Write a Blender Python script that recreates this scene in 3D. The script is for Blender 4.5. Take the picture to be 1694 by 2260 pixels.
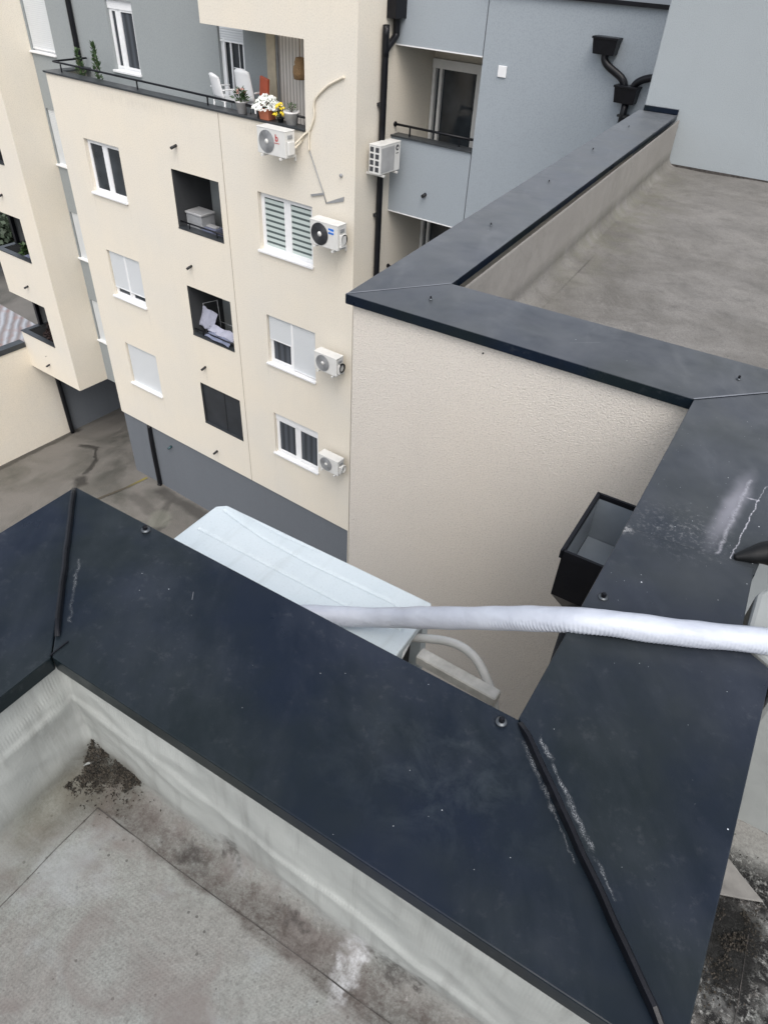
import bpy, bmesh, math, random
from mathutils import Vector, Matrix, noise
R = math.radians
random.seed(7)
S = bpy.context.scene
for o in list(bpy.data.objects): bpy.data.objects.remove(o)
C = S.collection

# ------------------------------------------------------------------ camera
CAP = 14.0                       # height of the parapet copings above the ground
cam_d = bpy.data.cameras.new('camera'); cam = bpy.data.objects.new('camera', cam_d); C.objects.link(cam)
cam.matrix_world = Matrix(((0.84859624, -0.36931412, 0.37880273, 0.0),
                           (0.52692114, 0.52598131, -0.667606, 0.0),
                           (0.04731317, 0.7661271, 0.64094518, CAP + 1.28),
                           (0, 0, 0, 1)))
cam_d.sensor_fit = 'VERTICAL'; cam_d.sensor_height = 36.0; cam_d.lens = 1540.39 * 36 / 2260
cam_d.clip_start = 0.05; cam_d.clip_end = 2000
S.camera = cam
# ------------------------------------------------------------------ world, sun, exposure
w = bpy.data.worlds.new('World'); S.world = w; w.use_nodes = True
nt = w.node_tree; nt.nodes.clear()
sky = nt.nodes.new('ShaderNodeTexSky'); sky.sky_type = 'NISHITA'; sky.sun_disc = False
SUN_EL, SUN_AZ = R(55), R(140)
sky.sun_elevation = SUN_EL; sky.sun_rotation = SUN_AZ; sky.dust_density = 4.0; sky.air_density = 1.0; sky.ozone_density = 1.0
hs = nt.nodes.new('ShaderNodeHueSaturation'); hs.inputs['Saturation'].default_value = 0.42
bg = nt.nodes.new('ShaderNodeBackground'); bg.inputs['Strength'].default_value = 0.15
wo = nt.nodes.new('ShaderNodeOutputWorld')
nt.links.new(sky.outputs[0], hs.inputs['Color']); nt.links.new(hs.outputs[0], bg.inputs['Color']); nt.links.new(bg.outputs[0], wo.inputs[0])
sl = bpy.data.lights.new('sun', 'SUN'); sl.energy = 0.5; sl.angle = R(60); sl.color = (1.0, 0.95, 0.88)
so = bpy.data.objects.new('sun', sl); C.objects.link(so)
dv = Vector((math.sin(SUN_AZ) * math.cos(SUN_EL), math.cos(SUN_AZ) * math.cos(SUN_EL), math.sin(SUN_EL)))
so.rotation_euler = dv.to_track_quat('Z', 'Y').to_euler(); so.location = (0, 0, 60)
S.view_settings.view_transform = 'Standard'; S.view_settings.look = 'None'; S.view_settings.gamma = 1
S.view_settings.exposure = 0.80
S.render.engine = 'CYCLES'

# ------------------------------------------------------------------ node helpers
class NT:
    def __init__(s, name):
        s.m = bpy.data.materials.new(name); s.m.use_nodes = True; s.t = s.m.node_tree; s.t.nodes.clear()
        s.out = s.n('ShaderNodeOutputMaterial'); s.b = s.n('ShaderNodeBsdfPrincipled')
        s.l(s.b.outputs[0], s.out.inputs[0]); s.tc = s.n('ShaderNodeTexCoord'); s.co = s.tc.outputs['Object']
    def n(s, k): return s.t.nodes.new(k)
    def l(s, a, b): s.t.links.new(a, b)
    def put(s, sock, v):
        if isinstance(v, bpy.types.NodeSocket): s.l(v, sock)
        elif isinstance(v, (tuple, list)) and len(v) == 3 and sock.type == 'RGBA': sock.default_value = (*v, 1)
        else: sock.default_value = v
    def noise(s, scale, detail=4, rough=.55, co=None, dist=0.0, typ=None):
        n = s.n('ShaderNodeTexNoise'); s.l(co or s.co, n.inputs['Vector']); n.inputs['Scale'].default_value = scale
        n.inputs['Detail'].default_value = detail; n.inputs['Roughness'].default_value = rough; n.inputs['Distortion'].default_value = dist
        return n.outputs['Fac']
    def vor(s, scale, feature='F1', out='Distance', co=None, rnd=1.0):
        n = s.n('ShaderNodeTexVoronoi'); n.feature = feature; s.l(co or s.co, n.inputs['Vector']); n.inputs['Scale'].default_value = scale
        n.inputs['Randomness'].default_value = rnd
        return n.outputs[out]
    def mapr(s, v, a, b, c=0.0, d=1.0, smooth=False):
        n = s.n('ShaderNodeMapRange'); s.put(n.inputs[0], v); n.clamp = True
        if smooth: n.interpolation_type = 'SMOOTHSTEP'
        for i, q in zip((1, 2, 3, 4), (a, b, c, d)): n.inputs[i].default_value = q
        return n.outputs[0]
    def math(s, op, a, b=0.0, clamp=False):
        n = s.n('ShaderNodeMath'); n.operation = op; n.use_clamp = clamp; s.put(n.inputs[0], a); s.put(n.inputs[1], b); return n.outputs[0]
    def mix(s, f, a, b, mode='MIX'):
        n = s.n('ShaderNodeMix'); n.data_type = 'RGBA'; n.blend_type = mode
        s.put(n.inputs[0], f); s.put(n.inputs[6], a); s.put(n.inputs[7], b); return n.outputs[2]
    def mapping(s, loc=(0, 0, 0), rot=(0, 0, 0), sc=(1, 1, 1), co=None, typ='TEXTURE'):
        n = s.n('ShaderNodeMapping'); n.vector_type = typ; s.l(co or s.co, n.inputs[0])
        n.inputs['Location'].default_value = loc; n.inputs['Rotation'].default_value = rot; n.inputs['Scale'].default_value = sc
        return n.outputs[0]
    def warp(s, amt, scale, detail=3):
        n = s.n('ShaderNodeTexNoise'); s.l(s.co, n.inputs['Vector']); n.inputs['Scale'].default_value = scale; n.inputs['Detail'].default_value = detail
        v = s.n('ShaderNodeVectorMath'); v.operation = 'SUBTRACT'; s.l(n.outputs['Color'], v.inputs[0]); v.inputs[1].default_value = (.5, .5, .5)
        m = s.n('ShaderNodeVectorMath'); m.operation = 'SCALE'; s.l(v.outputs[0], m.inputs[0]); m.inputs['Scale'].default_value = amt
        a = s.n('ShaderNodeVectorMath'); a.operation = 'ADD'; s.l(s.co, a.inputs[0]); s.l(m.outputs[0], a.inputs[1]); return a.outputs[0]
    def blob(s, c, r, ang=0.0, soft=.5, co=None):
        """soft ellipse mask round c (xyz), radii r (xyz)"""
        m = s.mapping(c, (0, 0, ang), r, co=co)
        L = s.n('ShaderNodeVectorMath'); L.operation = 'LENGTH'; s.l(m, L.inputs[0])
        return s.mapr(L.outputs['Value'], 1 - soft, 1 + soft * .3, 1, 0, True)
    def line(s, a, b, wd, soft=.6, co=None):
        c = ((a[0] + b[0]) / 2, (a[1] + b[1]) / 2, 0); ln = math.hypot(b[0] - a[0], b[1] - a[1]) / 2
        m = s.mapping(c, (0, 0, math.atan2(b[1] - a[1], b[0] - a[0])), (1, 1, 1), co=co)
        x = s.n('ShaderNodeSeparateXYZ'); s.l(m, x.inputs[0])
        fx = s.mapr(s.math('ABSOLUTE', x.outputs[0]), ln, ln + wd, 1, 0); fy = s.mapr(s.math('ABSOLUTE', x.outputs[1]), wd * (1 - soft), wd, 1, 0)
        return s.math('MULTIPLY', fx, fy)
    def xyz(s, i, co=None):
        x = s.n('ShaderNodeSeparateXYZ'); s.l(co or s.co, x.inputs[0]); return x.outputs[i]
    def bump(s, h, dist=.01, strength=1.0, prev=None):
        n = s.n('ShaderNodeBump'); s.l(h, n.inputs['Height']); n.inputs['Distance'].default_value = dist; n.inputs['Strength'].default_value = strength
        if prev: s.l(prev, n.inputs['Normal'])
        return n.outputs[0]
    def done(s, col, rough=.6, nrm=None, metal=0.0, spec=None):
        s.put(s.b.inputs['Base Color'], col); s.put(s.b.inputs['Roughness'], rough); s.b.inputs['Metallic'].default_value = metal
        if nrm: s.l(nrm, s.b.inputs['Normal'])
        if spec is not None: s.b.inputs['Specular IOR Level'].default_value = spec
        return s.m

def simple(name, col, rough=.6, metal=0, var=.12, vscale=6, bscale=60, bd=.0006, spec=None):
    t = NT(name); n = t.noise(vscale, 5)
    c = t.mix(t.mapr(n, .3, .7), tuple(x * (1 - var) for x in col), tuple(min(1, x * (1 + var)) for x in col))
    return t.done(c, rough, t.bump(t.noise(bscale, 3), bd), metal, spec)

def stucco(name, col, grain=70, bd=.0022, streak=.05, tint=(1.03, 1.0, .95), gc=.2, marks=()):
    t = NT(name)
    g = t.noise(grain, 3, .6); g2 = t.vor(grain * 1.3)
    big = t.noise(.55, 4, .5); mid = t.noise(3.0, 5, .6)
    st = t.noise(1.0, 5, .6, co=t.mapping(sc=(.25, .25, 3.0)))
    c = t.mix(t.mapr(big, .3, .7), tuple(a * b for a, b in zip(col, tint)), tuple(a * .955 for a in col))
    c = t.mix(t.mapr(mid, .35, .8, 0, .10), c, tuple(a * .8 for a in col))
    c = t.mix(t.mapr(st, .5, .85, 0, streak), c, tuple(a * .55 for a in col))
    c = t.mix(t.mapr(g, .36, .50, gc, 0), c, tuple(a * .5 for a in col)); c = t.mix(t.mapr(g, .54, .68, 0, gc * .6), c, tuple(min(1, a * 1.2) for a in col))
    if marks:
        rn = t.mapr(t.noise(9, 5, .7, co=t.mapping(sc=(.22, .22, 2.2))), .42, .66); wp_ = t.warp(.05, 5)
        for mx, mz, mw, ml in marks:
            c = t.mix(t.math('MULTIPLY', t.math('MULTIPLY', t.blob((mx, 0, mz - ml * .45), (mw, .5, ml * .55), 0, .95, co=wp_), rn), .30), c, tuple(a * q for a, q in zip(col, (.50, .48, .46))))
    h = t.math('ADD', g, t.math('MULTIPLY', g2, .5))
    return t.done(c, .92, t.bump(h, bd), spec=.25)

M = {}
MARKS = [(x, z, .035, .55) for x, z in ((-8.68, -4.45), (-7.26, -4.45), (-8.70, -7.28), (-7.24, -7.28), (-8.70, -10.13), (-7.24, -10.13), (-2.68, -4.5), (-2.66, -7.33), (-2.62, -10.1))] + \
        [(x, z, .05, .5) for x, z in ((-5.12, -2.75), (-5.13, -5.52), (-5.09, -8.34), (-5.05, -11.15))] + [(-1.7, -2.35, .22, .7), (-.45, -3.9, .2, .8), (-.45, -6.75, .2, .8), (-.4, -9.55, .2, .8), (-6.5, -1.86, 2.6, .35), (-2.4, -1.86, 1.0, .3)]
M['cream_far'] = stucco('cream_facade_render', (.74, .70, .62), 38, .003, .06, gc=.20, marks=MARKS)
M['cream_near'] = stucco('cream_coarse_render', (.655, .625, .58), 135, .0042, .07, (1.03, 1.0, .96), gc=.34)
M['grey_far'] = stucco('grey_facade_render', (.31, .335, .34), 45, .002, .04, (1, 1.0, 1.0))
M['grey_wall'] = stucco('grey_blue_facade_render', (.345, .385, .42), 45, .002, .04, (1, 1.0, 1.0))
M['grey_near'] = stucco('grey_coarse_render', (.345, .38, .40), 140, .003, .05, (1, 1.0, 1.0))
M['base_grey'] = stucco('dark_grey_render', (.15, .165, .185), 45, .002, .10, (1, 1, 1))
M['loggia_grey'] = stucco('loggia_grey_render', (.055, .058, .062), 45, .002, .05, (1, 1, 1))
M['white'] = simple('white_plastic', (.80, .81, .82), .35, var=.03)
M['white_metal'] = simple('white_painted_metal', (.74, .76, .78), .4, var=.04)
M['ac_white'] = simple('ivory_painted_steel', (.66, .66, .64), .42, var=.05)
M['ac_grey'] = simple('grey_fan_grille', (.30, .31, .32), .5)
M['ac_dark'] = simple('dark_fan_grille', (.045, .048, .055), .45)
M['black'] = simple('black_painted_metal', (.006, .0065, .009), .34, var=.3, spec=.28)
M['black_matt'] = simple('black_matt_metal', (.012, .013, .015), .6, var=.3)
M['dark_coping'] = simple('dark_far_coping', (.035, .04, .045), .38, var=.2)
M['rubber'] = simple('black_rubber', (.006, .0065, .007), .5, spec=.3)
M['terracotta'] = simple('terracotta', (.46, .15, .08), .7)
M['pot_white'] = simple('white_glazed_pot', (.72, .71, .70), .4)
M['leaf'] = simple('green_leaves', (.06, .11, .04), .55, var=.4, vscale=30)
M['petal'] = simple('white_petals', (.80, .82, .78), .6)
M['yellow'] = simple('yellow_petals', (.80, .60, .03), .6)
M['pink'] = simple('pink_petals', (.70, .38, .34), .6)
M['orange_cloth'] = simple('rust_orange_plastic', (.42, .09, .045), .35)
M['straw'] = simple('woven_straw', (.32, .20, .10), .85, var=.4, vscale=60, bscale=200, bd=.003)
M['conduit'] = simple('cream_conduit', (.72, .66, .54), .6)
M['bracket'] = simple('grey_steel', (.32, .33, .34), .5, metal=.3)
M['red'] = simple('red_print', (.45, .05, .05), .5)
M['blue'] = simple('blue_label', (.01, .16, .62), .4)
M['steel'] = simple('bolt_steel', (.10, .11, .12), .35, metal=.7)
M['interior'] = simple('dim_room_interior', (.05, .05, .052), .8)
M['blue_cloth'] = simple('blue_grey_laundry', (.16, .18, .26), .9)
M['lilac_cloth'] = simple('pale_lilac_laundry', (.36, .37, .45), .9)
M['timber'] = simple('beige_door_frame', (.52, .45, .33), .5)
M['brown'] = simple('brown_leather', (.05, .02, .012), .4)
M['dark_mesh'] = simple('dark_insect_mesh', (.022, .026, .032), .5, var=.3, vscale=2)
M['tree_bark'] = simple('bark', (.08, .06, .045), .9)
M['brick_red'] = simple('faded_red', (.30, .06, .05), .6)

def glass(name, col=(.02, .024, .028), rough=.06):
    t = NT(name); n = t.noise(1.5, 3)
    return t.done(t.mix(t.mapr(n, .35, .65), col, tuple(c * 2.2 for c in col)), rough, spec=.6)
M['glass'] = glass('dark_window_glass')
M['glass_blue'] = glass('curtained_window_glass', (.035, .05, .07))

def curtain(name, a, b, sc):
    t = NT(name); wv = t.n('ShaderNodeTexWave'); wv.bands_direction = 'X'; t.l(t.co, wv.inputs['Vector'])
    wv.inputs['Scale'].default_value = sc; wv.inputs['Distortion'].default_value = 1.5; wv.inputs['Detail'].default_value = 2; wv.inputs['Detail Scale'].default_value = .4
    return t.done(t.mix(wv.outputs['Fac'], a, b), .9, t.bump(wv.outputs['Fac'], .01))
M['curtain'] = curtain('grey_beige_curtain', (.50, .46, .42), (.80, .76, .70), 3.5)
M['curtain_dark'] = curtain('dim_curtain', (.03, .035, .042), (.065, .075, .09), 1.6)

def zebra():
    t = NT('day_night_blind'); z = t.xyz(2)
    f = t.math('FRACT', t.math('MULTIPLY', z, 1 / .118)); s_ = t.mapr(f, .56, .60)
    f2 = t.math('MULTIPLY', s_, t.mapr(f, .96, 1.0, 1, 0))
    return t.done(t.mix(f2, (.50, .57, .55), (.075, .10, .10)), .6)
M['zebra'] = zebra()

def shutter_slats(k=1.0, dk=.35):
    t = NT('slatted_shutter'); z = t.xyz(2); f = t.math('FRACT', t.math('MULTIPLY', z, 1 / .045))
    return t.done(t.mix(t.mapr(f, .0, .25, dk, 0), (.68, .71, .73), (.35, .37, .38)), .45, t.bump(t.mapr(f, 0, .3), .006))
M['slats'] = shutter_slats()
M['shutter'] = shutter_slats(1, .16)

# --- anthracite coping metal: satin paint, dust, specks, water marks, oil canning
def coping_mat():
    t = NT('anthracite_coping_metal')
    wp = t.warp(.05, 9)
    big = t.noise(1.6, 5, .55, dist=.2); mid = t.noise(5, 7, .60, dist=.15); fine = t.noise(240, 3, .7)
    col = t.mix(t.mapr(big, .42, .58), (.0032, .0078, .0180), (.0058, .0105, .0130))
    y = t.xyz(1); far = t.mapr(y, 1.5, 4.5, 0, 1)
    # dust film: thin everywhere, paler further away to paint in the grazing sky sheen
    gm = t.n('ShaderNodeNewGeometry'); flat = t.mapr(t.xyz(2, gm.outputs['Normal']), .75, .95)
    dust_sheen = t.math('MULTIPLY', t.math('MULTIPLY', t.mapr(mid, .10, .90, .30, 1.1), t.mapr(y, .9, 3.6, .03, .74)), flat)
    col = t.mix(dust_sheen, col, (.185, .195, .205))
    streak = t.noise(4, 5, .6, co=t.mapping(rot=(0, 0, R(20)), sc=(.5, 1.6, 1)), dist=.4)
    col = t.mix(t.math('MULTIPLY', t.math('MULTIPLY', t.mapr(streak, .54, .80), t.mapr(y, 1.6, 3.2, .03, .30)), flat), col, (.20, .21, .22))
    for a, b in (((-.98, .80), (-.965, .78)), ((-1.42, 3.6), (-1.44, 3.8)), ((-.7, 2.7), (-.6, 2.78))):
        col = t.mix(t.math('MULTIPLY', t.line(a, b, .0014, .8), .4), col, (.30, .31, .33))
    sm = t.noise(2.2, 7, .62, co=t.mapping((3, 1, 0), (0, 0, R(35)), (.6, 1.3, 1)), dist=.3); col = t.mix(t.math('MULTIPLY', t.math('MULTIPLY', t.mapr(sm, .46, .70), flat), .17), col, (.09, .10, .125))
    hz = t.noise(33, 6, .75); col = t.mix(t.math('MULTIPLY', t.math('MULTIPLY', t.mapr(hz, .55, .72), t.mapr(sm, .42, .60)), .22), col, (.12, .125, .135))
    # dried water rings near the seam
    ring = t.blob((-.22, .70, 0), (.28, .16, 1), .3, .8, co=wp)
    col = t.mix(t.math('MULTIPLY', ring, t.mapr(t.noise(11, 7, .75, dist=.5), .46, .66, 0, .26)), col, (.06, .075, .085))
    # pale lime crust beside the standing seams
    for a, b, wd, am in (((-.10, .893), (.07, .725), .0065, .6), ((-.125, .865), (-.02, .762), .0075, .55), ((.07, .725), (.13, .665), .004, .35), ((-.02, .762), (.05, .69), .003, .3),
                         ((-1.15, .57), (-1.30, .72), .005, .35)):
        ln = t.line(a, b, wd, .9, co=t.warp(.022, 38)); cr = t.math('MULTIPLY', t.mapr(t.noise(420, 3, .8), .46, .60), t.mapr(t.noise(28, 4, .7), .38, .58))
        col = t.mix(t.math('MULTIPLY', t.math('MULTIPLY', ln, cr), am), col, (.50, .52, .54))
    # scraped sealant patch on the far sheet of the right hand coping
    for a, b, wd, am in (((.092, 1.71), (.108, 2.13), .010, .45), ((.128, 1.71), (.148, 2.04), .0035, .95), ((.148, 2.04), (.156, 2.13), .003, .6), ((.115, 2.03), (.150, 2.035), .005, .8)):
        ln = t.line(a, b, wd * .8, .95, co=t.warp(.022, 26)); col = t.mix(t.math('MULTIPLY', t.math('MULTIPLY', ln, t.mapr(t.noise(90, 4, .8), .36, .56)), am), col, (.46, .46, .50))
    col = t.mix(t.math('MULTIPLY', t.blob((.085, 1.95, 0), (.035, .23, 1), -.08, .9, co=t.warp(.03, 12)), .55), col, (.30, .30, .34))
    col = t.mix(t.math('MULTIPLY', t.blob((-.02, 1.75, 0), (.16, .14, 1), 0, .9), t.mapr(t.noise(60, 5, .8), .52, .72, 0, .45)), col, (.36, .37, .38))
    col = t.mix(t.math('MULTIPLY', t.blob((-.16, 1.66, 0), (.035, .03, 1), 0, .9, co=wp), t.mapr(t.noise(80, 5, .8), .45, .65, 0, .9)), col, (.5, .5, .5))
    # specks: sparse white dots, more of them on the right hand sheets
    for sc, th, keep, c_ in ((55, .09, .10, (.62, .66, .70)), (130, .13, .06, (.45, .48, .50)), (24, .045, .16, (.60, .62, .64))):
        n = t.n('ShaderNodeTexVoronoi'); t.l(t.co, n.inputs['Vector']); n.inputs['Scale'].default_value = sc
        r_ = t.xyz(0, n.outputs['Color']); dens = t.mapr(t.blob((0, 1.9, 0), (.5, .75, 1), 0, .6), 0, 1, keep * .08, keep * 1.0)
        sel = t.math('LESS_THAN', r_, dens); sz = t.mapr(t.xyz(1, n.outputs['Color']), 0, 1, th * .35, th * 1.2); d = t.math('LESS_THAN', n.outputs['Distance'], sz)
        col = t.mix(t.math('MULTIPLY', t.math('MULTIPLY', sel, d), .8), col, c_)
    rough = t.math('ADD', t.mapr(mid, .1, .9, .20, .42), t.math('MULTIPLY', dust_sheen, .25))
    can = t.noise(2.1, 3, .5, dist=.3); h = t.math('ADD', t.math('MULTIPLY', can, 1.5), t.math('MULTIPLY', fine, .006))
    return t.done(col, rough, t.bump(h, .022), spec=.23)
M['coping'] = coping_mat()

# --- roof membrane
def membrane(name, base, blot, zone=None):
    t = NT(name)
    wp = t.warp(.06, 7)
    big = t.noise(2.2, 5, .6, dist=.5); mid = t.noise(8, 6, .7, dist=.6); fin = t.noise(90, 4, .7); sp = t.noise(300, 2, .5)
    col = t.mix(t.mapr(big, .35, .65), base, blot)
    col = t.mix(t.mapr(mid, .48, .72, 0, .35), col, tuple(c * .62 for c in base))
    grit = t.noise(190, 4, .8); col = t.mix(t.mapr(fin, .46, .70, 0, .50), col, tuple(c * .5 for c in base)); col = t.mix(t.mapr(grit, .50, .64, 0, .45), col, tuple(c * .5 for c in base)); col = t.mix(t.mapr(grit, .34, .44, .35, 0), col, tuple(min(1, c * 1.55) for c in base))
    v = t.vor(38, 'F1'); sel = t.math('MULTIPLY', t.math('LESS_THAN', v, .13), t.mapr(t.noise(17, 2), .5, .56))
    col = t.mix(t.math('MULTIPLY', sel, .7), col, (.05, .048, .045))
    h = t.math('ADD', t.math('MULTIPLY', t.noise(5, 3), .8), t.math('MULTIPLY', fin, .10))
    if zone: col, h = zone(t, col, h, wp)
    w1 = t.n('ShaderNodeTexWave'); w1.bands_direction = 'X'; t.l(t.mapping(rot=(0, 0, R(3))), w1.inputs['Vector']); w1.inputs['Scale'].default_value = 42
    w2 = t.n('ShaderNodeTexWave'); w2.bands_direction = 'Y'; t.l(t.mapping(rot=(0, 0, R(3))), w2.inputs['Vector']); w2.inputs['Scale'].default_value = 42
    weave = t.math('MULTIPLY', w1.outputs['Fac'], w2.outputs['Fac'])
    h = t.math('ADD', h, t.math('MULTIPLY', weave, t.mapr(t.noise(3, 2), .4, .6, .0, .045)))
    col = t.mix(t.math('MULTIPLY', weave, .05), col, tuple(c * .5 for c in base))
    return t.done(col, .78, t.bump(h, .010), spec=.35)
def zone_near(t, col, h, wp):
    x = t.xyz(0, wp); y = t.xyz(1, wp); z = t.xyz(2)
    n6 = t.mapr(t.noise(9, 6, .75, dist=.8), .30, .60); fine = t.mapr(t.noise(55, 5, .75), .35, .65)
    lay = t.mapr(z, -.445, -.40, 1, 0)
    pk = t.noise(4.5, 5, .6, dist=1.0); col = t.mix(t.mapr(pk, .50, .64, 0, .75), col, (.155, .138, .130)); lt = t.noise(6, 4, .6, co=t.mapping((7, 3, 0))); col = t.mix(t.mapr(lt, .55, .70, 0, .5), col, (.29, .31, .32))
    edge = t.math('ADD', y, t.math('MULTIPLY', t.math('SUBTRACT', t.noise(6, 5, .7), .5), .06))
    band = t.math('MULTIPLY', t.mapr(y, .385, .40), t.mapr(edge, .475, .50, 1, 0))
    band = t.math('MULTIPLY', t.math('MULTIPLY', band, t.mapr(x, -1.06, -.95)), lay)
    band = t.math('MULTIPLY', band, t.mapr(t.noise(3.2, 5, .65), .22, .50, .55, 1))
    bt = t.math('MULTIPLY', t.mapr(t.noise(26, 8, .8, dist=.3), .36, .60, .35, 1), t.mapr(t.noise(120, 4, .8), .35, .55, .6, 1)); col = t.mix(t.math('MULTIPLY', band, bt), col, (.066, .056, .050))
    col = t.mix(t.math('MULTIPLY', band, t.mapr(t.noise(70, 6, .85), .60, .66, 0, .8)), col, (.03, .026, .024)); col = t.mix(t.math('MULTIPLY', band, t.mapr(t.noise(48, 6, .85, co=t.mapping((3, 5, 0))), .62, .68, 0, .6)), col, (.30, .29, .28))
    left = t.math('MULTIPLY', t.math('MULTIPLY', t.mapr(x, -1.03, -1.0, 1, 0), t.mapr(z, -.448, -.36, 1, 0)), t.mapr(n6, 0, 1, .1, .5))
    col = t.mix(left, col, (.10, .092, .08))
    up = t.mapr(z, -.42, -.36)
    upc = t.mix(t.mapr(t.noise(3, 4), .35, .65), (.31, .325, .315), (.37, .388, .375))
    runs = t.noise(9, 4, .6, co=t.mapping(sc=(.35, .35, 3)))
    upc = t.mix(t.mapr(runs, .50, .72, 0, .35), upc, (.12, .12, .11))
    col = t.mix(t.math('MULTIPLY', up, .9), col, upc)
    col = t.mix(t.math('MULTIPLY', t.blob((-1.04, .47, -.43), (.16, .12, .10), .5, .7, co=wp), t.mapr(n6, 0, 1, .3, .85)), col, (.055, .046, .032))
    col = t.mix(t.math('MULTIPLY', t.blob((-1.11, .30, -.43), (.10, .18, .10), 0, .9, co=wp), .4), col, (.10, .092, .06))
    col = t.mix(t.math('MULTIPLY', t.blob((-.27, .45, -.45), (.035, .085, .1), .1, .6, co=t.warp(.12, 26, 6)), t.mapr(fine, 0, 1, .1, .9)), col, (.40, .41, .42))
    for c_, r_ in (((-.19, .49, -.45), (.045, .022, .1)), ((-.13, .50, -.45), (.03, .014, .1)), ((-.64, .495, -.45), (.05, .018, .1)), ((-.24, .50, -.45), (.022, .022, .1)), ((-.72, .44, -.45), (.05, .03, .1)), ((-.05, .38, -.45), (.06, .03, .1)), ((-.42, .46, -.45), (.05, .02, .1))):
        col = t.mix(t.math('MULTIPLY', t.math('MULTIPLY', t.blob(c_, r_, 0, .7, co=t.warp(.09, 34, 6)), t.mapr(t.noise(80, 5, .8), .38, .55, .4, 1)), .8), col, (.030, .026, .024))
    rz = t.math('MULTIPLY', t.mapr(x, .33, .36), t.mapr(y, 1.20, 1.14)); rz = t.math('MULTIPLY', rz, t.mapr(y, .5, .6))
    alg = t.math('MULTIPLY', t.mapr(t.noise(75, 6, .8), .42, .52), t.mapr(t.noise(9, 4, .6), .30, .48))
    sp2 = t.mapr(t.noise(110, 5, .8), .50, .58); col = t.mix(t.math('MULTIPLY', rz, t.math('MULTIPLY', sp2, .8)), col, (.33, .335, .325))
    col = t.mix(t.math('MULTIPLY', rz, alg), col, (.006, .006, .006))
    col = t.mix(t.math('MULTIPLY', t.blob((.42, .96, -.45), (.075, .13, .1), .15, .35, co=t.warp(.10, 9)), .95), col, (.006, .006, .0055))
    h = t.math('ADD', h, t.math('MULTIPLY', alg, t.math('MULTIPLY', rz, .25)))
    return col, h
M['membrane'] = membrane('weathered_roof_membrane', (.205, .200, .188), (.240, .262, .248), zone_near)
def zone_far(t, col, h, wp):
    v = t.noise(1.5, 7, .68, dist=.4)
    col = t.mix(t.mapr(v, .45, .65, 0, .55), col, (.085, .080, .070)); b2 = t.noise(5, 6, .7, dist=.4); col = t.mix(t.mapr(b2, .52, .66, 0, .5), col, (.095, .091, .084))
    cr = t.noise(3.5, 5, .6, co=t.mapping(rot=(0, 0, R(25)), sc=(.6, 2.5, 1)), dist=3.0)
    ridge = t.mapr(t.math('ABSOLUTE', t.math('SUBTRACT', cr, .5)), 0, .018, 1, 0)
    col = t.mix(t.math('MULTIPLY', ridge, t.mapr(t.noise(1.5, 3), .50, .68, 0, .28)), col, (.30, .29, .27))
    edge = t.blob((-1.5, 6.2, -.45), (.5, 2.6, .35), .04, .8)
    col = t.mix(t.math('MULTIPLY', edge, t.mapr(t.noise(7, 5), .4, .6, 0, .5)), col, (.13, .13, .095))
    wr = t.noise(2.6, 6, .62, co=t.mapping(rot=(0, 0, R(-40)), sc=(1.6, .55, 1)), dist=.9); rd = t.mapr(t.math('ABSOLUTE', t.math('SUBTRACT', wr, .52)), 0, .03, 1, 0)
    pat = t.mapr(t.noise(.9, 4, .6), .42, .62); col = t.mix(t.mapr(t.xyz(2), -.36, -.28, 0, .6), col, (.30, .285, .265))
    col = t.mix(t.math('MULTIPLY', t.math('MULTIPLY', rd, pat), .22), col, (.085, .08, .072)); pale = t.mapr(t.noise(14, 6, .75), .60, .74, 0, .45); col = t.mix(t.math('MULTIPLY', pale, pat), col, (.34, .33, .31))
    h = t.math('ADD', h, t.math('ADD', t.math('MULTIPLY', ridge, .06), t.math('MULTIPLY', wr, .9)))
    return col, h
M['membrane_far'] = membrane('grey_brown_roof_membrane', (.175, .168, .157), (.225, .216, .202), zone_far)

def asphalt():
    t = NT('damp_concrete_yard')
    wp = t.warp(.6, 1.1, 4)
    big = t.noise(.5, 5, .6, dist=.8); mid = t.noise(2.5, 5, .65); fin = t.noise(60, 3, .7)
    col = t.mix(t.mapr(big, .32, .62), (.080, .080, .070), (.175, .165, .150))
    col = t.mix(t.mapr(mid, .45, .7, 0, .45), col, (.17, .155, .14))
    col = t.mix(t.mapr(fin, .4, .7, 0, .3), col, (.06, .06, .055))
    for a, b, wd, am in (((-13.3, .2), (-12.5, .35), .16, .85), ((-12.5, .35), (-11.7, -.25), .07, .9), ((-11.7, -.25), (-11.2, -1.0), .16, .85), ((-11.0, -1.35), (-10.6, -1.6), .30, .9),
                         ((-14.6, -2.6), (-14.6, 1.0), .22, .8), ((-8.0, -.25), (-2.0, -.25), .30, .65), ((-8.5, -1.0), (-7.0, -1.2), .28, .4), ((-6.6, -1.0), (-6.3, -2.2), .10, .5), ((-7.3, -.5), (-6.6, -1.6), .16, .5)):
        col = t.mix(t.math('MULTIPLY', t.line(a, b, wd, .6, co=t.warp(.35, 2.2, 4)), am), col, (.032, .030, .027))
    ring = t.blob((-6.9, -1.3, -14), (.5, .45, 1), 0, .3, co=wp)
    col = t.mix(t.math('MULTIPLY', ring, .3), col, (.26, .27, .22))
    rough = t.mapr(big, .35, .6, .35, .75)
    return t.done(col, rough, t.bump(t.noise(25, 4), .01))
M['ground'] = asphalt()

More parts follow.
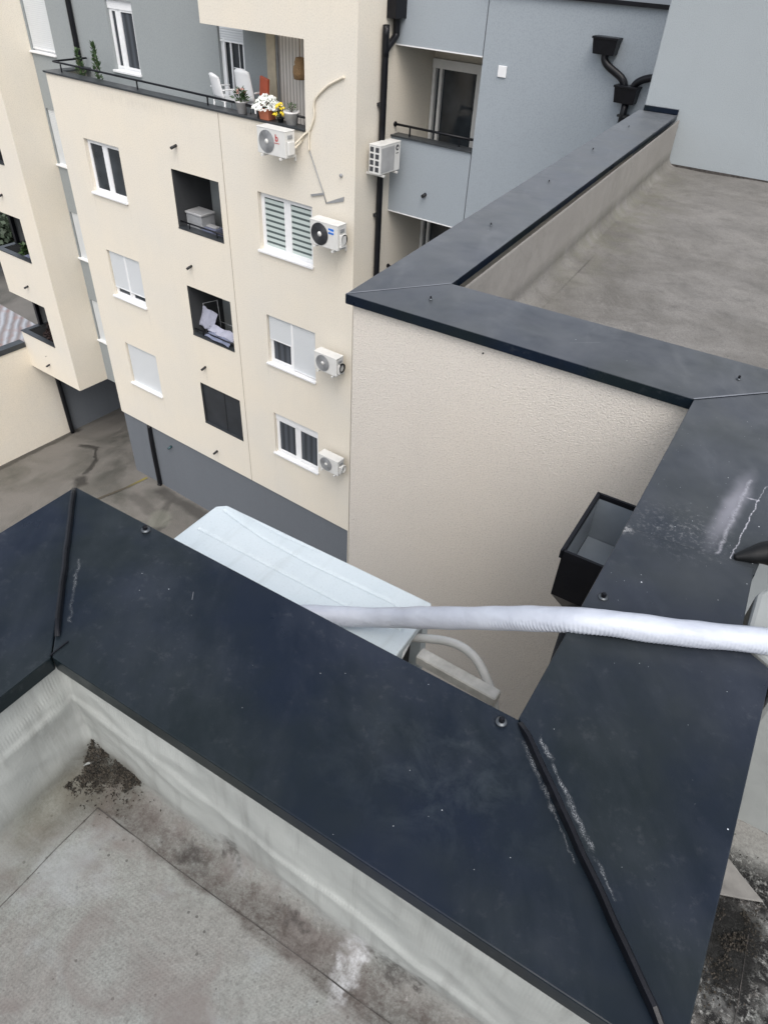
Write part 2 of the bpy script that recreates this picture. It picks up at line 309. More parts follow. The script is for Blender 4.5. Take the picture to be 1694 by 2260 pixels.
def tiles():
    t = NT('weathered_roof_tiles'); y = t.xyz(0)
    wv = t.n('ShaderNodeTexWave'); wv.bands_direction = 'Y'; t.l(t.co, wv.inputs['Vector']); wv.inputs['Scale'].default_value = 1.0; wv.inputs['Distortion'].default_value = 2.5; wv.inputs['Detail'].default_value = 3; t.l(t.mapping(rot=(0, 0, R(-38))), wv.inputs['Vector'])
    n = t.noise(2.2, 4)
    c = t.mix(wv.outputs['Fac'], (.24, .21, .205), (.40, .42, .45)); c = t.mix(t.mapr(n, .5, .7, 0, .5), c, (.30, .16, .13))
    return t.done(c, .6, t.bump(wv.outputs['Fac'], .05))
M['tiles'] = tiles()

def hose_mat():
    t = NT('white_corrugated_wrap'); n = t.noise(9, 4); f = t.noise(90, 3)
    c = t.mix(t.mapr(n, .35, .7), (.405, .435, .50), (.48, .515, .58)); c = t.mix(t.mapr(f, .55, .8, 0, .35), c, (.45, .47, .52))
    return t.done(c, .38, t.bump(t.noise(22, 3), .004))
M['hose'] = hose_mat()
def ac_top_mat():
    t = NT('chalky_white_steel_lid'); n = t.noise(4, 5, .6); f = t.noise(120, 3)
    c = t.mix(t.mapr(n, .3, .75), (.53, .59, .62), (.46, .53, .565)); c = t.mix(t.mapr(f, .55, .8, 0, .3), c, (.30, .33, .33)); st_ = t.noise(6, 5, .6, co=t.mapping(sc=(.3, 2.2, 1))); c = t.mix(t.mapr(st_, .52, .75, 0, .35), c, (.33, .37, .37))
    return t.done(c, .45, t.bump(f, .0004))
M['ac_top'] = ac_top_mat()

# ------------------------------------------------------------------ mesh builder
class MB:
    def __init__(s): s.v = []; s.f = []; s.sm = []
    def add(s, vs, fs, smooth=False):
        b = len(s.v); s.v += [tuple(v) for v in vs]; s.f += [tuple(b + i for i in f) for f in fs]; s.sm += [smooth] * len(fs); return s
    def box(s, x0, x1, y0, y1, z0, z1, m=None):
        vs = [(x0, y0, z0), (x1, y0, z0), (x1, y1, z0), (x0, y1, z0), (x0, y0, z1), (x1, y0, z1), (x1, y1, z1), (x0, y1, z1)]
        if m: vs = [m @ Vector(v) for v in vs]
        return s.add(vs, [(0, 3, 2, 1), (4, 5, 6, 7), (0, 1, 5, 4), (1, 2, 6, 5), (2, 3, 7, 6), (3, 0, 4, 7)])
    def rbox(s, x0, x1, y0, y1, z0, z1, r=.01, seg=3, m=None):
        bm = bmesh.new(); t = MB().box(x0, x1, y0, y1, z0, z1)
        vv = [bm.verts.new(v) for v in t.v]; [bm.faces.new([vv[i] for i in f]) for f in t.f]
        bmesh.ops.bevel(bm, geom=bm.edges[:], offset=r, segments=seg, profile=.5, affect='EDGES')
        bm.verts.index_update(); vs = [(m @ v.co) if m else v.co.copy() for v in bm.verts]; fs = [[v.index for v in f.verts] for f in bm.faces]
        bm.free(); return s.add(vs, fs, False)
    def quad(s, a, b, c, d): return s.add([a, b, c, d], [(0, 1, 2, 3)])
    def prism(s, poly, z0, z1):
        n = len(poly); vs = [(p[0], p[1], z0) for p in poly] + [(p[0], p[1], z1) for p in poly]
        fs = [tuple(range(n - 1, -1, -1)), tuple(range(n, 2 * n))] + [(i, (i + 1) % n, n + (i + 1) % n, n + i) for i in range(n)]
        return s.add(vs, fs)
    def tube(s, pts, r, seg=12, caps=True, rr=None, smooth=True):
        pts = [Vector(p) for p in pts]; n = len(pts); vs = []; up = Vector((0.13, .27, 1)).normalized()
        prev = None
        for i, p in enumerate(pts):
            d = (pts[min(i + 1, n - 1)] - pts[max(i - 1, 0)]).normalized()
            if prev is None:
                a = d.cross(up); 
                if a.length < .05: a = d.cross(Vector((1, 0, 0)))
                a.normalize()
            else: a = (prev - d * prev.dot(d)).normalized()
            prev = a; b = d.cross(a); q = rr[i] if rr else r
            for k in range(seg):
                t = 2 * math.pi * k / seg; vs.append(p + (a * math.cos(t) + b * math.sin(t)) * q)
        fs = [(i * seg + k, i * seg + (k + 1) % seg, (i + 1) * seg + (k + 1) % seg, (i + 1) * seg + k) for i in range(n - 1) for k in range(seg)]
        s.add(vs, fs, smooth)
        if caps: b0 = len(s.v) - n * seg; s.f += [tuple(b0 + k for k in range(seg - 1, -1, -1)), tuple(b0 + (n - 1) * seg + k for k in range(seg))]; s.sm += [False, False]
        return s
    def lathe(s, prof, seg=24, c=(0, 0, 0), axis='z', smooth=True):
        vs = []
        for r_, z in prof:
            for k in range(seg):
                t = 2 * math.pi * k / seg; x, y = r_ * math.cos(t), r_ * math.sin(t)
                vs.append((c[0] + x, c[1] + y, c[2] + z) if axis == 'z' else (c[0] + x, c[1] - z, c[2] + y))
        n = len(prof)
        fs = [(i * seg + k, i * seg + (k + 1) % seg, (i + 1) * seg + (k + 1) % seg, (i + 1) * seg + k) for i in range(n - 1) for k in range(seg)]
        return s.add(vs, fs, smooth)
    def build(s, name, mat, parent=None, loc=(0, 0, 0), bevel=0, rot=None, weld=False):
        me = bpy.data.meshes.new(name); me.from_pydata([tuple(v) for v in s.v], [], s.f); me.update()
        for p, q in zip(me.polygons, s.sm): p.use_smooth = q
        bm = bmesh.new(); bm.from_mesh(me)
        if weld: bmesh.ops.remove_doubles(bm, verts=bm.verts[:], dist=1e-4)
        if bevel:
            es = [e for e in bm.edges if len(e.link_faces) == 2 and e.calc_face_angle(0) > .6]
            bmesh.ops.bevel(bm, geom=es, offset=bevel, segments=2, profile=.5, affect='EDGES')
        bmesh.ops.recalc_face_normals(bm, faces=bm.faces[:]); bm.to_mesh(me); bm.free()
        me.materials.append(M[mat] if isinstance(mat, str) else mat)
        o = bpy.data.objects.new(name, me); C.objects.link(o); o.location = loc
        if rot: o.rotation_euler = rot
        if parent: o.parent = parent
        return o

def tag(o, label, cat, group=None, kind=None):
    if label: o['label'] = label
    if cat: o['category'] = cat
    if group: o['group'] = group
    if kind: o['kind'] = kind
    return o
def thing(name, label, cat, loc=(0, 0, 0), rz=0, group=None):
    o = bpy.data.objects.new(name, None); C.objects.link(o); o.location = loc; o.rotation_euler = (0, 0, rz); o.empty_display_size = .2
    return tag(o, label, cat, group)
def smooth_path(pts, n=12):
    P = [Vector(p) for p in pts]; P = [P[0] * 2 - P[1]] + P + [P[-1] * 2 - P[-2]]; out = []
    for i in range(1, len(P) - 2):
        a, b, c, d = P[i - 1:i + 3]
        for k in range(n):
            t = k / n; out.append(.5 * ((2 * b) + (c - a) * t + (2 * a - 5 * b + 4 * c - d) * t * t + (3 * b - a - 3 * c + d) * t ** 3))
    out.append(P[-2]); return out
def wall_holes(mb, x0, x1, z0, z1, y, holes, depth=None, voids=()):
    """vertical wall in the plane y with rectangular holes (hx0,hx1,hz0,hz1); reveals go back by depth"""
    xs = sorted({x0, x1, *[h[i] for h in list(holes) + list(voids) for i in (0, 1)]}); zs = sorted({z0, z1, *[h[i] for h in list(holes) + list(voids) for i in (2, 3)]})
    xs = [x for x in xs if x0 - 1e-6 <= x <= x1 + 1e-6]; zs = [z for z in zs if z0 - 1e-6 <= z <= z1 + 1e-6]
    for a, b in zip(xs, xs[1:]):
        for c, d in zip(zs, zs[1:]):
            mx, mz = (a + b) / 2, (c + d) / 2
            if any(h[0] < mx < h[1] and h[2] < mz < h[3] for h in list(holes) + list(voids)): continue
            mb.quad((a, y, c), (b, y, c), (b, y, d), (a, y, d))
    for i, h in enumerate(holes):
        dp = depth[i] if isinstance(depth, (list, tuple)) else depth
        if not dp: continue
        a, b, c, d = h[:4]; Y = y + dp
        mb.quad((a, y, c), (a, y, d), (a, Y, d), (a, Y, c)); mb.quad((b, y, c), (b, Y, c), (b, Y, d), (b, y, d))
        mb.quad((a, y, c), (a, Y, c), (b, Y, c), (b, y, c)); mb.quad((a, y, d), (b, y, d), (b, Y, d), (a, Y, d))

ZC = (0, 0, CAP)
# ================================================================== GROUND
YAW = -0.07274818; P0 = Vector((-7.965, 12.1, 0))
F = Matrix.Translation(P0) @ Matrix.Rotation(YAW, 4, 'Z')      # far building frame (its right front corner)
def WL(x, y, z=0): return F @ Vector((x, y, z + CAP))           # far frame, z below / above coping level
g = MB(); cols = [(-260, -14.94), (-14.78, -14.94), (-13.5, -14.72), (-9.65, -14.03), (-8.5, -14.0), (260, -14.0)]
for (xa, za), (xb, zb) in zip(cols, cols[1:]): g.quad((xa, -200, za), (xb, -200, zb), (xb, 220, zb), (xa, 220, za))
gr = g.build('ground', 'ground', None, (P0.x, P0.y, CAP), rot=(0, 0, YAW), weld=True); tag(gr, None, None, kind='structure')
ln = MB(); pts = [(-8.95, -.04), (-9.04, -.9), (-9.22, -1.62), (-9.5, -3.2)]
for (xa, ya), (xb, yb) in zip(pts, pts[1:]): ln.quad((xa - .05, ya, 0), (xa + .05, ya, 0), (xb + .05, yb, 0), (xb - .05, yb, 0))
t_ = NT('worn_yellow_line'); M['yl'] = t_.done(t_.mix(t_.mapr(t_.xyz(1), -.9, -.2), (.07, .06, .045), (.20, .17, .05)), .8)
o = ln.build('road_line', 'yl', None, WL(0, 0, -13.994), rot=(0, 0, YAW)); tag(o, None, None, kind='structure')

# ================================================================== NEAR BUILDING
NB = thing('apartment_building', 'near building seen from its own roof, dark metal copings round a deep notch', 'building')
Wp = [(-1.52, -6), (-1.52, .885), (-.13, .885), (-.13, 2.57), (-1.685, 2.57), (-1.94, 8.2)]
mb = MB()
for a, b in zip(Wp, Wp[1:]): mb.quad((*a, -14), (*b, -14), (*b, -.02), (*a, -.02))
mb.build('outer_wall', 'cream_near', NB, ZC, weld=True)
def coping(poly, z0=-.045, z1=0.0, name='parapet_coping'):
    return MB().prism(poly, z0, z1).build(name, 'coping', NB, ZC, bevel=.003)
coping([(-1.548, .917), (-1.0975, .479), (.284, .487), (-.157, .912)])
coping([(-1.5495, .916), (-1.545, -6), (-1.094, -6), (-1.0995, .478)])
coping([(-.158, .913), (.2855, .488), (.285, 1.36), (.205, 1.40), (.190, 1.702), (-.155, 1.672)], -.042, .005)
coping([(-.157, 1.655), (.196, 1.68), (.22, 2.1), (.27, 2.97), (-.160, 2.5405)], -.046, 0)
coping([(-1.712, 2.5405), (-.162, 2.5405), (.268, 2.972), (-1.382, 2.952)], -.045, .002)
coping([(-1.714, 2.542), (-1.3845, 2.953), (-1.602, 8.195), (-1.985, 8.195)], -.044, 0)
# standing seams at the mitres
def seam(a, b, hgt=.020, wd=.015, bend=None):
    a = Vector((*a, 0)); b = Vector((*b, 0)); d = (b - a).normalized(); n = Vector((-d.y, d.x, 0)); m = MB(); N = 26; rows = []
    for i in range(N + 1):
        t = i / N; p = a.lerp(b, t); wob = .0022 * noise.noise(Vector((t * 9, 3, 1))); hh = hgt * min(1, .12 + min(t, 1 - t) * 14)
        q = p + n * wob
        rows.append([q - n * wd * .5, q - n * wd * .42 + Vector((0, 0, hh * .9)), q + Vector((0, 0, hh)), q + n * wd * .30 + Vector((0, 0, hh * .75)), q + n * wd * .5])
    vs = [v for r in rows for v in r]; fs = [(i * 5 + k, i * 5 + k + 1, (i + 1) * 5 + k + 1, (i + 1) * 5 + k) for i in range(N) for k in range(4)]
    m.add(vs, fs); return m.build('standing_seam', 'black', NB, (0, 0, CAP + .004))
seam((-.150, .905), (.262, .510)); seam((-1.540, .908), (-1.132, .522), .017, .012)
m = MB().box(-1.1045, -1.1015, .479, .528, -.002, .003); m.build('folded_lap', 'black', NB, ZC)
# thin mitre joints
for a, b in (((-.162, 2.541), (.268, 2.971)), ((-1.712, 2.543), (-1.385, 2.953))):
    d = Vector((b[0] - a[0], b[1] - a[1], 0)).normalized(); n = Vector((-d.y, d.x, 0)) * .004; A = Vector((*a, .0035)); B = Vector((*b, .0035))
    MB().add([A - n, A + n, B + n, B - n], [(0, 1, 2, 3)]).build('mitre_joint', simple('pale_sealant', (.16, .17, .19), .6), NB, ZC)
# bolts
def bolt(x, y, r=.012):
    if y > 2: r = .0085
    b = MB().lathe([(r * 1.05, .0), (r, .003), (r * .55, .0045)], 20, (x, y, 0)).build('bolt', 'white_metal' if False else 'steel', NB, (0, 0, CAP + .006))
    h = MB().lathe([(r * .55, 0), (r * .55, .009), (r * .42, .012), (0.0001, .0125)], 6, (x, y, .003), smooth=False).build('bolt_head', 'black', b, (0, 0, 0))
for x, y in ((-1.24, .893), (-.185, .882), (-.12, 1.36), (-1.37, 2.72), (-.05, 2.80), (-1.60, 3.85), (-1.68, 4.95), (-1.76, 6.1), (-1.80, 7.2)): bolt(x, y)
# membrane upstand swept round the inside of the parapets
def offset_path(path, d):
    out = []
    for i, p in enumerate(path):
        p = Vector(p); ds = []
        if i > 0: ds.append((p - Vector(path[i - 1])).normalized())
        if i < len(path) - 1: ds.append((Vector(path[i + 1]) - p).normalized())
        ns = [Vector((-q.y, q.x)) for q in ds]; n = sum(ns, Vector((0, 0))).normalized(); k = 1 / max(.3, n.dot(ns[0])); out.append(p - n * d * k)
    return out
def upstand(path, prof, step, amp, seed):
    rows = []
    for d, z in prof:
        q = offset_path(path, d); r_ = []
        for i in range(len(q) - 1):
            base_len = (Vector(path[i + 1]) - Vector(path[i])).length; n = max(2, int(base_len / step))
            for k in range(n): r_.append(q[i].lerp(q[i + 1], k / n))
        r_.append(q[-1]); rows.append([(p.x, p.y, z) for p in r_])
    n = len(rows[0]); vs = []
    for j, r_ in enumerate(rows):
        for i, p in enumerate(r_):
            v = Vector(p); a = amp * (0 if j in (0, len(rows) - 1) else 1)
            q_ = v.x + v.y; w_ = noise.noise(Vector((q_ * 5 + seed, v.z * 6, 0))) + .6 * (1 - abs(noise.noise(Vector((q_ * 6 + v.z * 5, v.z * 9 - q_ * 2, seed)))) * 2.2) + .25 * noise.noise(Vector((q_ * 15, v.z * 14, seed)))
            if seed == 1.0 and p[1] > .3 and j > 1:
                zc_ = -.235 - .13 * p[0] - .09 + .012 * noise.noise(Vector((p[0] * 4, 0, 0))); w_ += .95 * (1 / (1 + math.exp((v.z - zc_) / .004))) * math.exp(-max(0, zc_ - v.z) / .05)
            vs.append((v.x + a * w_ * .8 * (p[1] < .5), v.y - a * w_ * .8, v.z + a * .35 * w_))
    fs = [(j * n + i, j * n + i + 1, (j + 1) * n + i + 1, (j + 1) * n + i) for j in range(len(rows) - 1) for i in range(n - 1)]
    return MB().add(vs, fs, True)
def prof(z0, zf, k=.075):
    P = [(0, z0)]; h = z0 - zf
    for i in range(1, 40): P.append((.004 + .006 * i / 40, z0 - (h - k * .9) * i / 40))
    for i in range(0, 8):
        t = i / 7 * math.pi / 2; P.append((.010 + k * (1 - math.cos(t)), zf + k * .9 * (1 - math.sin(t))))
    return P + [(k + .05, zf)]
path = [(-1.072, -6), (-1.072, .455), (.258, .455), (.258, .50)]
ZF = -.45
up = upstand([(-1.125, -6), (-1.125, .508), (.255, .508), (.255, 1.30)], prof(-.035, ZF, .06), .02, .0105, 1.0); up.build('membrane_upstand', 'membrane', NB, ZC)
# roof floor
fl = MB(); NX, NY = 90, 100
def floor_z(x, y): return ZF + .004 * noise.noise(Vector((x * 4, y * 4, 0))) + .0015 * noise.noise(Vector((x * 17, y * 17, 3)))
vs = [(-1.06 + 1.62 * i / NX, -.9 + 1.345 * j / NY) for j in range(NY + 1) for i in range(NX + 1)]
fl.add([(x, y, floor_z(x, y) + .001) for x, y in vs], [(j * (NX + 1) + i, j * (NX + 1) + i + 1, (j + 1) * (NX + 1) + i + 1, (j + 1) * (NX + 1) + i) for j in range(NY) for i in range(NX)], True)
fl.quad((-1.06, -6, ZF - .006), (5, -6, ZF - .006), (5, .40, ZF - .006), (-1.06, .40, ZF - .006))
NX2, NY2 = 60, 60
fl.add([(.255 + 1.2 * i / NX2, .40 + .88 * j / NY2, floor_z(.255 + 1.2 * i / NX2, .40 + .88 * j / NY2) + .0015) for j in range(NY2 + 1) for i in range(NX2 + 1)],
       [(j * (NX2 + 1) + i, j * (NX2 + 1) + i + 1, (j + 1) * (NX2 + 1) + i + 1, (j + 1) * (NX2 + 1) + i) for j in range(NY2) for i in range(NX2)], True)
fl.build('roof_membrane', 'membrane', NB, ZC)
# lap seams of the sheets: a 2 mm step with a dirty edge
M['lap'] = simple('lap_seam_dirt', (.05, .045, .042), .9, var=.5, vscale=30)
def lap(pts, wd=.003, z=ZF):
    P = []
    for a, b in zip(pts, pts[1:]):
        n = max(2, int(math.dist(a, b) / .02)); P += [(a[0] + (b[0] - a[0]) * k / n, a[1] + (b[1] - a[1]) * k / n) for k in range(n)]
    P.append(pts[-1]); m = MB(); vs = []
    for i, p in enumerate(P):
        q = P[min(i + 1, len(P) - 1)]; r_ = P[max(i - 1, 0)]; d = Vector((q[0] - r_[0], q[1] - r_[1])).normalized(); n = Vector((-d.y, d.x))
        wv = .0025 * noise.noise(Vector((p[0] * 9, p[1] * 9, 5))); hw = wd * (.35 + .65 * abs(noise.noise(Vector((p[0] * 21, p[1] * 21, 8)))) * 1.6)
        zz = floor_z(*p) - ZF + z + .0035
        vs += [(p[0] + n.x * (wv - hw / 2), p[1] + n.y * (wv - hw / 2), zz), (p[0] + n.x * (wv + hw / 2), p[1] + n.y * (wv + hw / 2), zz)]
    m.add(vs, [(2 * i, 2 * i + 1, 2 * i + 3, 2 * i + 2) for i in range(len(P) - 1)]); return m
lap([(-1.0, -.2), (-1.0, .40)], .0035).build('lap_seam', 'lap', NB, ZC)
lap([(-1.0, .402), (-.83, .400), (-.64, .402), (-.29, .41), (.2, .415)], .0032).build('lap_seam', 'lap', NB, ZC)
lap([(.455, .6), (.465, .84), (.46, 1.0)], .0025).build('lap_seam', 'lap', NB, ZC)
M['flap'] = simple('grimy_membrane', (.17, .165, .155), .8, var=.25, vscale=20)
# lifted flap of membrane on the right
vs = [(.33, 1.145, 0), (.385, 1.145, 0), (.42, 1.12, 0), (.475, 1.085, 0), (.43, 1.065, 0), (.38, 1.045, 0), (.34, 1.02, 0)]
MB().prism([(v[0], v[1]) for v in vs], ZF + .010, ZF + .016).build('membrane_flap', 'flap', NB, ZC, bevel=.002)
# membrane clad kerb east of the wide coping
pl = [(.292, 1.275), (2.0, 1.275), (2.0, 1.64), (.245, 1.64), (.222, 1.625), (.212, 1.60), (.212, 1.41), (.292, 1.368)]
M['kerb'] = simple('pale_membrane', (.27, .285, .28), .7, var=.10, vscale=4, bscale=8, bd=.006)
MB().prism(pl, ZF - .01, .012).build('kerb', 'kerb', NB, ZC, bevel=.012)
# west and north roof beyond
pw = [(6, 2.985), (-1.352, 2.985), (-1.572, 8.19)]
pf = prof(-.035, -.45, .09)
upstand(list(reversed(pw)), [(-d, z) if False else (d, z) for d, z in pf], .05, .008, 4.0) if False else None
def up2():
    m = upstand([(-1.572, 8.19), (-1.352, 2.985), (6, 2.985)], [(-d, z) for d, z in pf], .05, .009, 4.0); return m
up2().build('membrane_upstand', 'membrane_far', NB, ZC)
f2 = MB(); NX, NY = 80, 80
def fz2(x, y): return -.45 + .016 * noise.noise(Vector((x * 1.1, y * 1.1, 2))) + .008 * noise.noise(Vector((x * 4, y * 4 + x * 2, 7)))
f2.add([(-1.5 + 4 * i / NX, 3.0 + 5.19 * j / NY, fz2(-1.5 + 4 * i / NX, 3 + 5.19 * j / NY)) for j in range(NY + 1) for i in range(NX + 1)],
       [(j * (NX + 1) + i, j * (NX + 1) + i + 1, (j + 1) * (NX + 1) + i + 1, (j + 1) * (NX + 1) + i) for j in range(NY) for i in range(NX)], True)
f2.build('roof_membrane', 'membrane_far', NB, ZC)
MB().box(-1.945, 7, 8.2, 12, -14, 3.2).build('stair_tower', 'grey_near', NB, ZC, bevel=.01)
MB().box(-1.56, 6, 8.188, 8.199, -.46, -.43).build('sealant_line', 'lap', NB, ZC)
MB().box(-1.94, -1.60, 8.17, 8.197, .002, .05).build('flashing', 'coping', NB, ZC, bevel=.004)
# small holes in the render of the notch wall
for x, z in ((-.46, -1.18), (-1.02, -.09)):
    MB().lathe([(.009 if z < -1 else .004, 0), (.006 if z < -1 else .003, .006), (.0001, .008)], 10, (x, 2.568, z), axis='y').build('wall_plug', 'black_matt', NB, ZC)

# debris heaped in the roof corner: nobody could count it
def debris(n, cx, cy, sx, sy, name, label, ang=0, hh=.02, corner=False):
    m = MB(); rnd = random.Random(int(cx * 1000) + 5)
    for i in range(n):
        if corner:
            if rnd.random() < .72: u = rnd.random() ** 1.25; v = rnd.random(); x = -1.085 + .145 * u + rnd.gauss(0, .006); y = .503 - (.014 + .095 * (1 - u) ** .8) * v + rnd.gauss(0, .004)
            else: u = rnd.random() ** 1.5; v = rnd.random(); x = -1.10 + (.02 + .07 * (1 - u)) * v; y = .50 - .11 * u + rnd.gauss(0, .004)
            if noise.noise(Vector((x * 45, y * 45, 1))) + rnd.gauss(0, .25) < -.15 + .8 * max(0, v - .4) + .4 * max(0, u - .6): continue
            if rnd.random() < .10: x += rnd.gauss(0, .03); y = min(.503, y - abs(rnd.gauss(0, .03)))
            z = ZF + max(0, .06 - max(0, .508 - y)) * 1.0 + max(0, .06 - max(0, x + 1.125)) * .55 + .05 * max(0, 1 - math.hypot(x + 1.07, y - .50) / .07) + rnd.random() * hh
            if y > .503: y = .503
        else:
            u, v = rnd.gauss(0, .5), rnd.gauss(0, .5); x = cx + u * sx; y = cy + v * sy; z = ZF + .002 + rnd.random() * hh
            if noise.noise(Vector((x * 20, y * 20, 1))) < -.05 or x < .335: continue
        s_ = rnd.uniform(.0012, .0042); a = rnd.random() * 6.28; c, s2 = math.cos(a) * s_, math.sin(a) * s_; tz = rnd.uniform(-.5, .5) * s_
        m.add([(x - c, y - s2, z), (x + s2 * .5, y - c * .5, z + abs(tz)), (x + c, y + s2, z + tz), (x - s2 * .5, y + c * .5, z + .003)], [(0, 1, 2), (0, 2, 3), (0, 3, 1), (1, 3, 2)])
    o = m.build(name, 'debris', None, ZC); tag(o, label, 'debris', kind='stuff')
t_ = NT('leaf_litter'); M['debris'] = t_.done(t_.mix(t_.mapr(t_.noise(130, 3, .8), .42, .66), (.009, .008, .006), (.060, .050, .038)), .95)
debris(7000, -1.0, .405, .11, .055, 'leaf_litter', 'dark rotten leaf litter heaped in the inner corner of the near roof', 0, .006, True)
debris(1500, .42, .98, .06, .14, 'roof_dirt', 'black crumbly dirt on the roof strip right of the wide coping', 0, .008)
t = thing('plastic_scrap', 'small torn triangle of grey membrane lying on the leaf litter in the roof corner', 'scrap', (-1.075, .475, CAP - .405))
MB().add([(-.012, .012, .004), (.014, .010, .006), (-.016, -.028, .002), (-.012, .012, .006), (.014, .010, .008), (-.016, -.028, .004)], [(0, 2, 1), (3, 4, 5), (0, 1, 4, 3), (1, 2, 5, 4), (2, 0, 3, 5)]).build('torn_sheet', 'kerb', t)
# weed at the right kerb
t = thing('weed', 'tiny dark green weed rooted where the right roof strip meets the pale kerb', 'plant', (.345, 1.235, CAP + ZF))
m = MB(); rnd = random.Random(3)
for i in range(26):
    a = rnd.uniform(-1.6, 1.6); l_ = rnd.uniform(.012, .035); x, y, z = rnd.gauss(0, .008), rnd.gauss(0, .014), rnd.uniform(0, .02)
    m.add([(x, y, z), (x + math.cos(a) * l_ * .5 - .004, y + math.sin(a) * l_ * .5, z + .008), (x + math.cos(a) * l_, y + math.sin(a) * l_, z + .003), (x + math.cos(a) * l_ * .5 + .004, y + math.sin(a) * l_ * .5 - .004, z + .009)], [(0, 1, 2, 3)])
m.build('leaves', simple('dark_weed', (.02, .035, .012), .7), t)

# ================================================================== RAIN HOPPER in the notch
def hopper(name, label, loc, rz, wd=.32, dp=.17, ht=.24, tp=.16, pipe=None, group=None, mat='black'):
    """open topped rainwater box; back is y=0, box goes to -y"""
    t = thing(name, label, 'rain hopper', loc, rz, group)
    m = MB(); th = .006; a, b = wd / 2, wd / 2
    o = [(-a, 0), (a, 0), (a, -dp), (-a, -dp)]; i_ = [(-a + th, -th), (a - th, -th), (a - th, -dp + th), (-a + th, -dp + th)]
    lo = [(-.045, -dp * .3), (.045, -dp * .3), (.045, -dp * .85), (-.045, -dp * .85)]
    vs = [(*p, 0) for p in o] + [(*p, 0) for p in i_] + [(*p, -ht) for p in o] + [(*p, -ht + th) for p in i_] + [(*p, -ht - tp) for p in lo]
    fs = [(k, (k + 1) % 4, 4 + (k + 1) % 4, 4 + k) for k in range(4)] + [(k, 8 + k, 8 + (k + 1) % 4, (k + 1) % 4) for k in range(4)] + [(4 + k, 4 + (k + 1) % 4, 12 + (k + 1) % 4, 12 + k) for k in range(4)] + [(12, 13, 14, 15)] + [(8 + k, 16 + k, 16 + (k + 1) % 4, 8 + (k + 1) % 4) for k in range(4)]
    m.add(vs, fs); m.build('box', mat, t)
    if mat == 'black' and pipe:
        q = MB()
        for k in range(4):
            (x0_, y0_), (x1_, y1_) = i_[k], i_[(k + 1) % 4]; e = .985
            q.quad((x0_ * e, -dp / 2 + (y0_ + dp / 2) * e, -.012), (x1_ * e, -dp / 2 + (y1_ + dp / 2) * e, -.012), (x1_ * e, -dp / 2 + (y1_ + dp / 2) * e, -ht + .008), (x0_ * e, -dp / 2 + (y0_ + dp / 2) * e, -ht + .008))
        q.build('lit_lining', 'hop_lit', t)  # added inner faces that carry the painted daylight
    r_ = MB()
    for (x0, x1, y0, y1) in ((-a - .006, a + .006, -dp - .007, -dp + .004), (-a - .006, -a + .004, -dp, -.001), (a - .004, a + .006, -dp, -.001)): r_.box(x0, x1, y0, y1, -.028, .005)
    r_.build('rim', mat, t)
    if pipe: MB().tube([(0, -dp * .57, -ht - tp + .01), (0, -dp * .57, -ht - tp - pipe)], .04, 16).build('pipe', mat, t)
    return t
M['hop_lit'] = simple('painted_lit_inside', (.20, .23, .26), .3)  # paler than the black box: daylight inside is painted into this colour
h0 = hopper('rain_hopper', 'open black rainwater box on the notch wall under the wide coping', (-.133, 1.925, CAP - .235), R(-90), .36, .185, .20, .17, 12.6)
MB().box(-.168, .168, -.176, -.009, -.1935, -.188).build('lit_base', 'hop_lit', h0)
MB().tube([(-.10, -.01, -.05), (-.10, .02, -.05)], .012, 12).build('overflow_hole', 'black_matt', h0)

